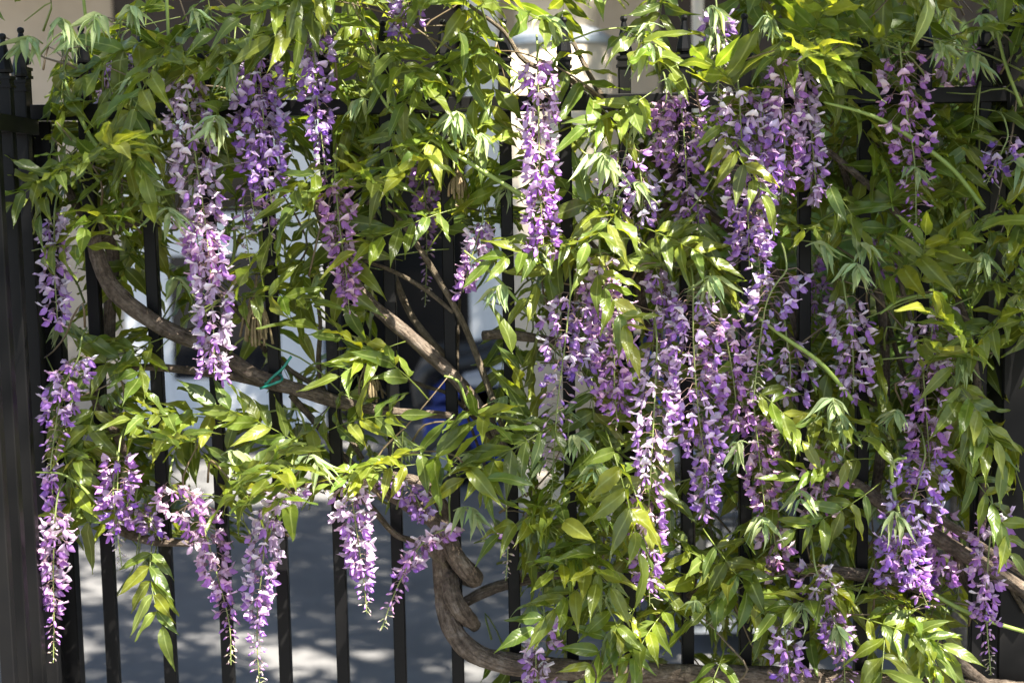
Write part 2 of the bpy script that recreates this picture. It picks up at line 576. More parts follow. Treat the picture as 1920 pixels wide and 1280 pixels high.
P = catmull([(lp(900, 720)[0], 0, lp(900, 720)[1]), (lp(940, 640)[0], 0, lp(940, 640)[1]), (lp(985, 545)[0], 0, lp(985, 545)[1])], 0.05)
Vt, Ft, _ = tube(P, np.full(len(P), 0.022), 10); link('steering_column', mk_mesh('steering_column', Vt, Ft), M['rubber'], cart)
for px in (840, 1235):
    for s in (-0.29, 0.29):
        x, z = lp(px, 850)
        rw = 0.15
        V, F = lathe_like([circle(rw * .8, 24), circle(rw, 24), circle(rw, 24), circle(rw * .8, 24)], [-.05, -.025, .025, .05])
        w = link('wheel', mk_mesh('wheel', V, F, smooth=False), M['rubber'], cart)
        w.rotation_euler = (R(90), 0, 0); w.location = (x, s, rw)
        V, F = lathe_like([circle(rw * .5, 20)] * 2, [-.055, .055])
        h = link('hub', mk_mesh('hub', V, F, smooth=False), M['grey'], w)

# ------------------------------------------------------------------ wire cart near the fence
wx0, wx1 = at(1285, 1200, 1.9).x, at(1510, 1200, 1.9).x
wc = empty('wire_basket_cart', ((wx0 + wx1) / 2, 1.95, 0))
tag(wc, 'small grey two wheeled wire basket cart behind the fence on concrete', 'cart')
hw = (wx1 - wx0) / 2
for yy in (-0.2, 0.2):
    for zz in (0.12, 0.24, 0.36, 0.48):
        part_box('wire', M['rubber'], wc, -hw, hw, yy - .003, yy + .003, zz - .003, zz + .003)
    for k in range(9):
        x = -hw + 2 * hw * k / 8
        part_box('wire', M['rubber'], wc, x - .003, x + .003, yy - .007, yy - .0031, 0.12, 0.48)
part_box('base_plate', M['grey'], wc, -hw - .005, hw + .005, -.21, .21, .09, .115)
P = catmull([(hw - .02, -.2, .48), (hw + .1, -.2, .75), (hw + .1, .2, .75), (hw - .02, .2, .48)], .03)
Vt, Ft, _ = tube(P, np.full(len(P), .012), 8); link('push_handle', mk_mesh('push_handle', Vt, Ft), M['grey'], wc)
for yy in (-.235, .235):
    V, F = lathe_like([circle(.075, 20), circle(.09, 20), circle(.09, 20), circle(.075, 20)], [-.02, -.01, .01, .02])
    w = link('wheel', mk_mesh('wheel', V, F, smooth=False), M['rubber'], wc); w.rotation_euler = (R(90), 0, 0); w.location = (hw - .1, yy, .09)
    V, F = lathe_like([circle(.03, 12)] * 2, [-.024, .024]); link('hub', mk_mesh('hub', V, F, smooth=False), M['grey'], w)

# white pole by the cart
wp = empty('slim_pole', (at(1312, 800, 2.6).x, 2.6, 0))
tag(wp, 'slim cream upright pole standing behind the fence', 'pole')
V, F = lathe_like([circle(.022, 16)] * 2, [0, 2.9]); link('shaft', mk_mesh('shaft', V, F), M['column'], wp)
V, F = lathe_like([circle(.07, 16), circle(.07, 16), circle(.03, 16)], [0, .02, .05]); link('foot', mk_mesh('foot', V, F, smooth=False), M['white'], wp)

# ------------------------------------------------------------------ iron fence
fence = empty('iron_fence', (0, 0, 0))
tag(fence, 'black iron picket fence with spear finials carrying the wisteria', 'fence')
PW = 0.025
zr1, zr0 = at(930, 181, 0).z, at(930, 210, 0).z
ztip = at(940, 34, 0).z
zcol = at(940, 131, 0).z
V, F = bevel_bar(PW, PW, zcol - 0.05, 0.002)
me_picket = mk_mesh('picket', V, F, smooth=False); me_picket.materials.append(M['iron'])


def finial_mesh():
    g = Geo()
    h = ztip - zcol
    # stepped square collar
    for w, a, b in ((.031, 0, .006), (.026, .0061, .016), (.031, .0161, .022)):
        V, F = lathe_like([square(w), square(w)], [a, b]); g.add(V, F)
    V, F = lathe_like([circle(.009, 8, ph=R(22.5)), circle(.009, 8, ph=R(22.5)), circle(.0165, 8, ph=R(22.5)), circle(.017, 8, ph=R(22.5)), circle(.0048, 8, ph=R(22.5)), circle(.0048, 8, ph=R(22.5))],
                      [.0221, .027, .029, .034, h - .012, h - .009]); g.add(V, F)
    V, F = lathe_like([circle(.002, 8), circle(.0062, 8), circle(.0076, 8), circle(.0062, 8), circle(.002, 8)], [h - .0135, h - .011, h - .0065, h - .002, h]); g.add(V, F)
    return g.mesh('finial', smooth=False)


me_fin = finial_mesh(); me_fin.materials.append(M['iron'])
# picket centres read along the row y=900 of the photograph, then regular beyond what is visible
xs0, dx = at(195, 900, 0).x, (at(960, 900, 0).x - at(195, 900, 0).x) / 7
for k in range(-1, 16):
    x = xs0 + dx * k
    p = link('picket', me_picket, None, fence); p.location = (x, 0, 0.05)
    f = link('finial', me_fin, None, p); f.location = (0, 0, zcol - 0.05)
xl, xr = xs0 - dx * 1.4, xs0 + dx * 15.4
part_box('rail', M['iron'], fence, xl, xr, -0.0195, 0.0195, zr0, zr1, 0.002)
part_box('rail', M['iron'], fence, xl, xr, -0.0195, 0.0195, 0.15, 0.185, 0.002)

# square post at the end of the fence
px0 = at(1882, 700, -0.03).x
gp = empty('gate_post', (px0 + 0.055, 0.03, 0))
tag(gp, 'thick square black metal post with domed cap closing the fence', 'post')
zpt = at(1900, 60, 0).z
V, F = bevel_bar(.11, .11, zpt, .004); link('shaft', mk_mesh('shaft', V, F, smooth=False), M['iron'], gp)
V, F = lathe_like([square(.122), square(.122), square(.112), square(.08), square(.03)], [zpt + .0005, zpt + .018, zpt + .032, zpt + .045, zpt + .05]); link('cap', mk_mesh('cap', V, F, smooth=False), M['iron'], gp)

# side panel of fence returning towards the street
ret = empty('side_fence_panel', (0, 0, 0))
tag(ret, 'short black iron fence panel at right angles with close set spear finials', 'fence panel')
rx = []
for px, Y in ((66, -0.07), (37, -0.17), (9, -0.27), (-19, -0.37)):
    x = at(px, 640, Y).x
    rx.append((x, Y))
    p = link('picket', me_picket, None, ret); p.location = (x, Y, 0.02)
    f = link('finial', me_fin, None, p); f.location = (0, 0, zcol - 0.05)
(xa, ya), (xb, yb) = rx[0], rx[-1]
dd = Vector((xb - xa, yb - ya, 0)); ln = dd.length
for z0_, z1_ in ((zr0 - .03, zr1 - .03), (.13, .165)):
    V, F = box_vf(-.05, ln + .4, -.0175, .0175, z0_, z1_)
    o = link('rail', mk_mesh('rail', V, F, smooth=False), M['iron'], ret)
    o.location = (xa, ya, 0); o.rotation_euler = (0, 0, math.atan2(dd.y, dd.x))
x = at(112, 900, 0.03).x
V, F = bevel_bar(.04, .04, zr0, .003); o = link('hinge_post', mk_mesh('hinge_post', V, F, smooth=False), M['iron'], ret); o.location = (x, .05, 0)

# ------------------------------------------------------------------ wisteria
PXM = FPX / 2.9                                  # photo pixels for a metre at the fence
vine = empty('wisteria_vine', (at(1440, 1265, -.05).x, -0.05, 0))
VOFF = np.array(vine.location)
tag(vine, 'wisteria climbing all over the fence with green leaves and hanging lilac flower racemes', 'wisteria')


def vlink(name, me, m=None):
    """part of the vine whose mesh is in scene coordinates"""
    o = link(name, me, m, vine)
    o.location = -vine.location
    return o


# --- woody stems: photo polylines (x, y, radius px), plane they run in
stems = [
    # name, depth list or single, points
    ('branch', -.035, [(178, 440, 12), (180, 470, 15), (215, 545, 17), (300, 610, 16), (400, 655, 15), (480, 705, 14), (560, 731, 13), (640, 755, 12), (720, 770, 9), (850, 779, 7)]),
    ('branch', .045, [(205, 665, 11), (205, 600, 12), (208, 540, 12), (212, 480, 12), (190, 430, 11), (150, 395, 9), (120, 340, 7)]),
    ('cut_stub', .04, [(174, 582, 8), (190, 602, 9), (206, 625, 9)]),
    ('branch', -.02, [(240, 688, 6), (310, 690, 7), (420, 703, 8), (500, 722, 7), (560, 735, 6)]),
    ('branch', -.03, [(585, 360, 8), (605, 410, 11), (640, 490, 12), (690, 562, 12), (780, 640, 13), (850, 705, 13), (900, 765, 12), (930, 810, 10), (950, 850, 9)]),
    ('branch', .03, [(700, 400, 5), (715, 450, 6), (760, 570, 7), (800, 630, 7), (840, 670, 6)]),
    ('branch', -.045, [(725, 385, 4), (755, 420, 5), (820, 520, 6), (870, 610, 6), (910, 710, 6), (935, 780, 6), (955, 822, 6)]),
    ('twig', -.04, [(680, 488, 3), (740, 510, 4), (800, 545, 4.5), (850, 585, 4)]),
    ('twig', .03, [(735, 700, 3), (800, 725, 4), (850, 745, 4), (930, 830, 4)]),
    ('twig', .03, [(862, 560, 3), (858, 690, 3), (870, 760, 3), (905, 860, 3), (935, 940, 3)]),
    ('branch', .035, [(880, 760, 8), (910, 800, 11), (950, 835, 13), (985, 870, 12)]),
    ('branch', -.05, [(1290, 1120, 8), (1330, 1090, 10), (1400, 1062, 12), (1500, 1066, 12), (1650, 1082, 12), (1760, 1110, 12)]),
    ('branch', -.05, [(1560, 885, 10), (1620, 920, 13), (1720, 985, 15), (1850, 1062, 15), (1960, 1130, 14)]),
    ('branch', -.08, [(1690, 925, 6), (1760, 970, 8), (1850, 1030, 8), (1960, 1100, 8)]),
    ('branch', -.06, [(1640, 1085, 9), (1690, 1140, 11), (1740, 1195, 12), (1800, 1245, 12), (1870, 1300, 12)]),
    ('branch', .03, [(1790, 990, 8), (1800, 1060, 10), (1830, 1120, 10), (1880, 1180, 8)]),
    ('branch', .04, [(1575, 300, 6), (1595, 360, 8), (1620, 440, 9), (1650, 560, 9), (1660, 680, 9), (1655, 820, 10), (1640, 930, 10)]),
    ('branch', -.03, [(1530, 265, 5), (1620, 340, 7), (1700, 420, 7), (1760, 500, 7), (1805, 580, 7), (1830, 700, 7), (1845, 850, 8), (1840, 1000, 8)]),
    ('twig', -.04, [(1705, 440, 4), (1688, 490, 5), (1690, 535, 5), (1712, 615, 5), (1730, 720, 5), (1740, 850, 5)]),
    ('twig', -.02, [(1785, 380, 4), (1790, 460, 5), (1796, 560, 5), (1788, 660, 5), (1780, 780, 5)]),
    ('twig', .05, [(1595, 410, 4), (1630, 500, 5), (1660, 590, 5), (1700, 720, 5)]),
    ('branch', .03, [(1275, 180, 7), (1268, 290, 9), (1250, 380, 9), (1215, 470, 10), (1198, 540, 11), (1225, 640, 10), (1265, 740, 9), (1290, 860, 9), (1295, 1000, 9), (1300, 1130, 9)]),
    ('branch', .035, [(1200, 270, 6), (1240, 320, 8), (1300, 380, 9), (1380, 440, 8), (1460, 520, 8), (1500, 640, 8)]),
    ('twig', .03, [(1005, 110, 4), (1080, 165, 5), (1120, 200, 5), (1200, 290, 6), (1240, 350, 6)]),
    ('twig', -.03, [(880, 10, 3), (945, 60, 4), (985, 115, 5), (1070, 150, 5), (1130, 185, 5)]),
    ('twig', .02, [(1075, 80, 4), (1100, 130, 5), (1140, 200, 6), (1190, 260, 6)]),
    ('branch', .03, [(1120, 760, 7), (1150, 830, 8), (1200, 900, 8), (1250, 1000, 8)]),
    ('branch', -.03, [(180, 690, 6), (176, 735, 8), (190, 775, 9), (215, 808, 9), (235, 850, 8)]),
    ('cut_stub', -.03, [(218, 768, 6), (212, 785, 7), (205, 802, 7)]),
    ('branch', -.03, [(165, 860, 8), (185, 920, 8), (215, 985, 9), (280, 1012, 9), (360, 1018, 7)]),
    ('cut_stub', -.045, [(906, 629, 9), (940, 627, 9), (990, 632, 9), (1040, 640, 8)]),
    ('twig', .03, [(585, 520, 3), (600, 600, 4), (598, 690, 5), (620, 760, 5), (680, 860, 5)]),
    ('branch', .03, [(545, 740, 6), (590, 790, 7), (640, 850, 7), (700, 905, 7)]),
    ('twig', .03, [(430, 560, 4), (500, 640, 5), (540, 690, 5), (620, 740, 5)]),
    ('twig', .03, [(400, 540, 3), (450, 590, 4), (500, 660, 5)]),
    ('branch', -.04, [(520, 925, 5), (570, 912, 7), (640, 892, 9), (700, 912, 10), (760, 945, 11), (815, 980, 13), (838, 1020, 16)]),
    ('branch', -.03, [(640, 915, 6), (690, 945, 6), (740, 1000, 6), (790, 1020, 7), (836, 1062, 8)]),
    ('branch', .035, [(1700, 1150, 8), (1720, 1000, 8), (1760, 900, 8), (1775, 780, 7)]),
    ('branch', .035, [(1480, 1280, 9), (1500, 1180, 9), (1490, 1080, 9), (1520, 980, 8)]),
    ('twig', .04, [(1600, 640, 4), (1560, 720, 5), (1530, 830, 5), (1520, 930, 5)]),
    ('twig', .03, [(1440, 560, 4), (1490, 640, 5), (1560, 700, 5), (1640, 760, 4)]),
    ('twig', -.03, [(1860, 1000, 4), (1880, 1060, 5), (1895, 1100, 5), (1925, 1150, 5)]),
    ('branch', .03, [(300, 420, 6), (240, 420, 7), (200, 440, 8), (170, 470, 9)]),
    ('twig', .02, [(1080, 420, 4), (1130, 480, 5), (1190, 540, 6)]),
]
for i, (nm, Y, pts) in enumerate(stems):
    P = []
    for k, (px, py, r) in enumerate(pts):
        wob = 0.012 * math.sin(k * 1.9 + i * 2.3)
        q = at(px, py, Y + wob)
        P.append((q.x, q.y, q.z, r / PXM))
    C = catmull(P, 0.012)
    Vt, Ft, Lt = tube(C[:, :3], C[:, 3], 10 if pts[1][2] > 6 else 7, 0.05, i)
    vlink(nm, mk_mesh(nm, Vt, Ft, L=Lt), M['bark'] if pts[1][2] > 6 else M['twig'])

# the old trunk along the bottom that turns up and coils round a picket
xk = xs0 + dx * 6
tp = [(1960, 1300, 21), (1700, 1282, 20), (1440, 1268, 19), (1300, 1264, 19), (1150, 1258, 20), (1000, 1250, 21), (900, 1228, 20), (850, 1180, 19), (831, 1110, 17), (826, 1040, 16), (832, 985, 14), (828, 945, 12), (790, 905, 10), (730, 890, 9)]
P = []
for px, py, r in tp:
    q = at(px, py, -.052 if py > 1190 else -.03 if py > 1150 else -.012)
    P.append((q.x, q.y, q.z, r / PXM))
C = catmull(P, 0.01)
Vt, Ft, Lt = tube(C[:, :3], C[:, 3], 14, 0.045, 77)
vlink('trunk', mk_mesh('trunk', Vt, Ft, L=Lt), M['bark'])
P = []
for px, py, Y in ((770, 940, -.03), (805, 962, -.03), (826, 985, -.022)):
    q = at(px, py, Y); P.append((q.x, q.y, q.z, 12 / PXM))
for k in range(21):
    t = k / 20
    a = R(190 - 590 * t)
    py = 1012 + 590 * t / 360 * 88 + 24 * math.cos(a)
    q = at(860, py, 0)
    P.append((xk + .003 + math.cos(a) * (.033 if math.cos(a) > 0 else .019), -.002 - math.sin(a) * .043, q.z, (15 + 5 * math.sin(math.pi * min(1, t * 1.1))) / PXM * (1 if t < .9 else .8)))
C = catmull(P, 0.008)
Vt, Ft, Lt = tube(C[:, :3], C[:, 3], 14, 0.05, 78)
vlink('coiled_stem', mk_mesh('coiled_stem', Vt, Ft, L=Lt), M['bark'])
P = []
for px, py, r, Y in ((872, 1128, 10, .03), (910, 1108, 11, .03), (960, 1092, 11, .035), (1060, 1075, 10, .035), (1160, 1085, 9, .035), (1290, 1110, 8, .03)):
    q = at(px, py, Y); P.append((q.x, q.y, q.z, r / PXM))
C = catmull(P, .01); Vt, Ft, Lt = tube(C[:, :3], C[:, 3], 10, .05, 79)
vlink('branch', mk_mesh('branch', Vt, Ft, L=Lt), M['bark'])

# --- soft green shoots reaching out
shoots = [(-.17, [(697, 152, 2), (740, 215, 3.2), (820, 268, 3.8), (920, 330, 4), (990, 372, 4)]),
          (-.17, [(1545, 192, 2), (1620, 212, 3.4), (1680, 240, 4), (1780, 312, 4.5), (1845, 392, 4.5)]),
          (-.17, [(1425, 598, 2), (1470, 632, 3.5), (1540, 682, 4), (1600, 752, 4)]),
          (-.13, [(1650, 588, 2), (1690, 562, 3), (1750, 556, 3.2), (1785, 602, 3.2)]),
          (-.11, [(833, 705, 2), (860, 715, 2.6), (885, 770, 3), (960, 820, 3), (1045, 895, 3)]),
          (-.15, [(1700, 858, 2.5), (1672, 868, 3.4), (1678, 930, 3.8), (1692, 985, 3)]),
          (-.12, [(312, -20, 3), (315, 50, 3), (318, 120, 3)]),
          (-.12, [(1868, 55, 2.5), (1885, 120, 3.2), (1915, 200, 3.5)]),
          (-.12, [(1690, 1075, 3), (1780, 1130, 4), (1860, 1165, 4), (1960, 1195, 4)]),
          (-.10, [(155, -20, 3), (160, 30, 3), (166, 62, 2)]),
          (-.10, [(120, 150, 3), (160, 240, 4), (200, 300, 4)]),
          (.04, [(436, 400, 3), (440, 460, 3), (428, 530, 3)]),
          (-.14, [(60, 885, 1.5), (120, 890, 2), (170, 930, 3), (215, 1000, 3)]),
          (-.1, [(870, 470, 2), (930, 520, 3), (1000, 600, 3)])]
for i, (Y, pts) in enumerate(shoots):
    P = []
    for k, (px, py, r) in enumerate(pts):
        q = at(px, py, Y + .01 * k); P.append((q.x, q.y, q.z, r / PXM))
    C = catmull(P, .012); Vt, Ft, Lt = tube(C[:, :3], C[:, 3], 7, .03, 200 + i)
    Cc = np.tile(np.array([.22, .30, .06]), (len(Vt), 1))
    vlink('green_shoot', mk_mesh('green_shoot', Vt, Ft, Cc, Lt), M['shoot'])

# --- flower racemes ---------------------------------------------------------
WHITE = np.array([.88, .82, .90]); PALE = np.array([.74, .585, .79]); VIOL = np.array([.43, .225, .58]); DEEP = np.array([.30, .14, .54])
PINK = np.array([.74, .50, .69]); CREAM = np.array([.74, .64, .52]); CALYX = np.array([.23, .15, .20])


def floret_arr(openness, banner, wing):
    """x = forward, z = up; about 2 cm long"""
    g = Geo()
    # calyx
    ring = circle(.0028, 6)
    V, F = lathe_like([circle(.001, 6), circle(.0028, 6), circle(.003, 6)], [-.001, .001, .0045], cap=True)
    V = V[:, [2, 0, 1]]
    g.add(V, F, CALYX)
    # banner petal: folded along its middle, reflexed, with a short point
    nv = 4
    S_ = (-1, -.55, 0, .55, 1)
    nu = len(S_) - 1
    V, C = [], []
    wid = (.42, .86, 1.0, .84, .30)
    for i in range(nv + 1):
        t = i / nv
        a = (.10 + .95 * openness) * t ** .8 * .95
        for j, s in enumerate(S_):
            w = .0096 * wid[i] * (.55 + .45 * openness)
            ln = .0165 * t * (1 - .12 * abs(s))
            fold = (.5 * abs(s) + .5 * s * s) * w * (1.0 - .6 * openness)
            x = .003 + ln * math.cos(a) - fold * math.sin(a) * .3 - .003 * openness * abs(s) * t
            z = .002 + ln * math.sin(a) - fold * math.cos(a) + .0011 * math.sin(5 * s + 7 * t + 9 * openness)
            V.append((x, s * w, z))
            k = max(0, 1 - abs(s) * 1.5) * max(0, 1 - abs(t - .3) * 2.6) * .8
            e = 1 - .18 * abs(s) * (1 - t)
            C.append((banner * (1 - k) + CREAM * k if openness > .5 else banner) * e)
    F = []
    for i in range(nv):
        for j in range(nu):
            a = i * (nu + 1) + j
            F += [(a, a + 1, a + nu + 2), (a, a + nu + 2, a + nu + 1)]
    g.add(V, F, np.array(C))
    # wings: two cupped petals splayed round the keel
    for sg in (-1, 1):
        V = []
        spl = .0026 + .0045 * openness
        for i in range(4):
            t = i / 3
            h = .0056 * math.sin(math.pi * (t * .80 + .10))
            x = .003 + .0150 * t
            zz = -.0015 - .0065 * t * (.4 + .6 * openness) + .002 * t * t
            yy = sg * (.0006 + spl * t ** .8)
            V += [(x, yy * .5, zz - h * .9), (x + .001, yy + sg * .0022 * math.sin(math.pi * t), zz - h * .1), (x, yy * .75, zz + h * .75)]
        F = []
        for i in range(3):
            for j in range(2):
                a = i * 3 + j
                q = [(a, a + 1, a + 4), (a, a + 4, a + 3)]
                F += q if sg > 0 else [t_[::-1] for t_ in q]
        cc = np.tile(wing, (12, 1)); cc[9:] *= .85; cc[:3] = cc[:3] * .6 + banner * .4
        g.add(V, F, cc)
    return g.arrays()


def bud_arr(c1, c2):
    V, F = lathe_like([circle(.0009, 6), circle(.0024, 6), circle(.0031, 6), circle(.0026, 6), circle(.0006, 6)], [-.001, .003, .008, .0125, .0165])
    V = V[:, [2, 0, 1]]
    C = np.concatenate([np.tile(CALYX, (6, 1)), np.tile(c1, (12, 1)), np.tile(c2, (12, 1))])
    V[:, 2] -= V[:, 0] ** 2 * 12
    return V, F, C, np.zeros((len(V), 3))


FL_OLD = [floret_arr(1.0, WHITE, PALE * .85), floret_arr(.85, WHITE * .97, VIOL * 1.15), floret_arr(.6, PALE * 1.1, PALE * .8)]
FL_MID = [floret_arr(.95, PALE * 1.12, VIOL * 1.1), floret_arr(.75, PALE, VIOL), floret_arr(.5, PINK, VIOL * 1.15)]
FL_NEW = [floret_arr(.7, PALE * .9, VIOL), floret_arr(.35, PINK * .85, VIOL * .95), floret_arr(.2, (PALE + VIOL) / 2, DEEP * 1.2)]
BUDS = [bud_arr(PINK * .8, VIOL), bud_arr((PINK + VIOL) / 2, DEEP * 1.1)]
TIPB = [bud_arr(np.array([.50, .46, .34]), np.array([.58, .46, .56]))]
KINDS_FL = {'old': FL_OLD, 'mid': FL_MID, 'new': FL_NEW, 'bud': BUDS, 'tip': TIPB}
FL_MESH = {}


def floret_mesh(kind, i):
    if (kind, i) not in FL_MESH:
        a = KINDS_FL[kind][i]
        me = mk_mesh('floret', a[0], a[1], a[2], a[3]); me.materials.append(M['petal'])
        FL_MESH[(kind, i)] = me
    return FL_MESH[(kind, i)]


# (points px, half width top px, half width end px, age at top 0 new..1 old, where buds begin, depth, density, own florets)
RAC = [
    ([(345, 135), (360, 250), (385, 420), (398, 560), (402, 700)], 50, 30, 1.0, 1.05, -.15, 1.15, 1),
    ([(360, 380), (372, 460), (385, 520)], 40, 34, .9, 1.2, -.13, 1.1, 0),
    ([(485, 95), (492, 200), (500, 300), (510, 385)], 48, 24, .6, .85, -.13, 1.2, 0),
    ([(470, 150), (472, 260), (470, 360), (482, 420)], 40, 22, .35, .6, -.11, .9, 0),
    ([(585, 60), (592, 160), (602, 250), (612, 335)], 40, 14, .55, .72, -.14, 1.0, 0),
    ([(628, 325), (636, 420), (650, 520), (655, 592)], 38, 16, .55, .85, -.13, 1.0, 0),
    ([(102, 400), (102, 500), (108, 605)], 30, 24, .95, 1.1, -.14, .9, 0),
    ([(148, 668), (118, 730), (104, 800), (94, 885)], 46, 12, .45, .5, -.14, 1.0, 0),
    ([(222, 855), (220, 930), (222, 990)], 38, 30, .4, 1.0, -.14, 1.1, 0),
    ([(212, 920), (220, 1000), (229, 1066)], 18, 8, .1, .05, -.15, 1.0, 0),
    ([(104, 960), (100, 1060), (101, 1160), (100, 1242)], 34, 8, .7, .58, -.15, 1.1, 0),
    ([(318, 905), (372, 965), (408, 1080), (430, 1170), (433, 1245)], 50, 10, .75, .62, -.15, 1.15, 0),
    ([(545, 905), (505, 980), (490, 1080), (482, 1190), (488, 1300)], 44, 10, .8, .62, -.15, 1.1, 1),
    ([(655, 905), (668, 990), (682, 1090), (688, 1150)], 46, 9, .8, .66, -.16, 1.35, 1),
    ([(842, 985), (790, 1020), (745, 1100), (714, 1182)], 34, 9, .6, .45, -.14, 1.0, 0),
    ([(1008, 110), (1010, 230), (1012, 350), (1020, 470)], 38, 28, .8, 1.1, -.15, 1.1, 0),
    ([(1070, 545), (1060, 640), (1045, 760), (1038, 860), (1034, 945)], 54, 14, .55, .28, -.15, 1.0, 0),
    ([(1130, 520), (1150, 620), (1152, 720), (1158, 800)], 54, 22, .6, .85, -.13, 1.1, 0),
    ([(1232, 645), (1228, 740), (1222, 850), (1215, 1000), (1218, 1135)], 44, 24, .9, .88, -.15, 1.0, 1),
    ([(1300, 540), (1300, 640), (1308, 760), (1320, 850)], 62, 40, .8, 1.0, -.14, 1.2, 0),
    ([(1385, 165), (1392, 280), (1402, 400), (1405, 500)], 58, 34, .7, .9, -.14, 1.25, 0),
    ([(1470, 110), (1468, 200), (1472, 300), (1465, 375)], 46, 22, .75, .85, -.14, 1.1, 0),
    ([(1430, 210), (1425, 330), (1420, 440), (1430, 560)], 50, 20, .45, .7, -.13, 1.0, 0),
    ([(1475, 505), (1440, 560), (1425, 640), (1412, 755)], 58, 12, .35, .3, -.17, 1.1, 0),
    ([(1345, 25), (1352, 90), (1345, 180)], 34, 8, .3, .15, -.16, 1.2, 0),
    ([(1688, 100), (1698, 200), (1715, 310), (1718, 470)], 56, 14, .45, .5, -.14, 1.0, 0),
    ([(1585, 555), (1598, 640), (1600, 735)], 46, 34, 1.0, 1.1, -.12, .9, 0),
    ([(1755, 570), (1745, 640), (1738, 700)], 52, 40, .8, 1.1, -.11, 1.0, 0),
    ([(1730, 690), (1738, 790), (1745, 900)], 48, 36, .5, 1.0, -.11, 1.0, 0),
    ([(1735, 850), (1715, 930), (1685, 1020), (1680, 1085)], 60, 34, .7, 1.0, -.14, 1.25, 0),
    ([(1690, 990), (1712, 1070), (1742, 1142)], 40, 22, .35, .75, -.15, 1.1, 0),
    ([(1862, 955), (1852, 1060), (1850, 1160), (1858, 1265)], 42, 10, .6, .55, -.15, 1.1, 0),
    ([(1528, 1060), (1550, 1130), (1578, 1200), (1585, 1290)], 40, 20, .5, .7, -.14, 1.0, 0),
    ([(1470, 1170), (1478, 1240), (1480, 1300)], 40, 34, .6, 1.1, -.14, .8, 0),
    ([(1020, 1160), (1005, 1230), (1010, 1300)], 40, 30, .6, 1.1, -.13, .75, 0),
    ([(1560, 830), (1545, 900), (1535, 965)], 54, 36, .9, 1.1, -.09, .9, 0),
    ([(905, 415), (885, 480), (868, 548)], 26, 18, .7, 1.1, -.08, 1.1, 0),
    ([(792, 280), (798, 380), (800, 480), (797, 575)], 32, 6, .35, .45, .06, .9, 0),
    ([(1175, 280), (1160, 330), (1145, 390)], 50, 18, .5, .4, -.13, 1.0, 0),
    ([(1200, 320), (1205, 370), (1200, 425)], 46, 30, .95, 1.1, -.07, .9, 0),
    ([(1275, 165), (1285, 290), (1292, 430)], 46, 28, .55, .9, -.08, 1.1, 0),
    ([(1352, 590), (1372, 690), (1385, 800)], 52, 30, .75, 1.0, -.12, 1.1, 0),
    ([(1415, 780), (1425, 870), (1435, 965)], 46, 26, .5, .85, -.12, 1.0, 0),
    ([(1505, 120), (1520, 240), (1532, 370)], 26, 22, 1.0, 1.1, -.10, .9, 0),
    ([(1475, 635), (1482, 690), (1480, 740)], 54, 40, 1.0, 1.2, -.09, .9, 0),
    ([(1890, 255), (1872, 300), (1850, 345)], 46, 20, .3, .6, -.12, .9, 0),
    ([(225, 100), (212, 150), (195, 195)], 38, 20, 1.0, 1.1, .05, .8, 0),
    ([(765, -10), (758, 30), (745, 70)], 46, 24, .3, .8, -.05, 1.0, 0),
    ([(1330, 850), (1325, 910), (1318, 965)], 34, 20, .4, .9, -.13, 1.0, 0),
    ([(255, 945), (285, 980), (300, 1012)], 36, 18, .2, .8, -.08, 1.0, 0),
    ([(735, 885), (775, 925), (800, 975)], 36, 20, .4, .9, -.09, 1.0, 0),
    ([(1765, 960), (1770, 1030), (1765, 1100)], 40, 24, .6, 1.0, -.02, .9, 0),
    ([(455, 395), (462, 450), (470, 500)], 24, 6, .2, .05, -.08, .7, 0),
    ([(500, 370), (505, 430), (510, 480)], 22, 8, .2, .15, -.09, .7, 0),
    ([(1448, 985), (1455, 1030), (1460, 1075)], 38, 30, .7, 1.1, -.1, .7, 0),
    ([(1125, 475), (1135, 530), (1140, 590)], 46, 34, .9, 1.1, -.12, 1.0, 0),
    ([(1860, 70), (1855, 120), (1865, 165)], 40, 24, .2, .8, .03, .9, 0),
    ([(1790, 100), (1795, 130), (1800, 170)], 40, 30, .8, 1.1, .02, .8, 0),
    ([(1720, 420), (1735, 470), (1730, 520)], 20, 6, .2, .1, .03, .8, 0),
    ([(1660, 440), (1650, 500), (1640, 560)], 44, 24, .2, .6, .09, .8, 0),
    ([(1520, 480), (1530, 560), (1515, 640)], 34, 14, .3, .5, .06, .8, 0),
    ([(950, 980), (952, 1040), (948, 1088)], 12, 7, .0, -.1, -.1, 1.0, 0),
    ([(95, 870), (98, 920), (100, 960)], 20, 14, .7, 1.0, -.1, .8, 0),
    ([(1100, 560), (1095, 640), (1085, 700)], 40, 30, .6, 1.1, -.1, 1.0, 0),
    ([(1250, 180), (1240, 240), (1245, 300)], 30, 20, .6, 1.0, -.06, .9, 0),
    ([(1230, 500), (1245, 580), (1240, 640)], 34, 26, .7, 1.1, -.06, .9, 0),
]
caps = []                                      # image capsules kept clear of leaves in front
GA = 2.399963
n_own = 0
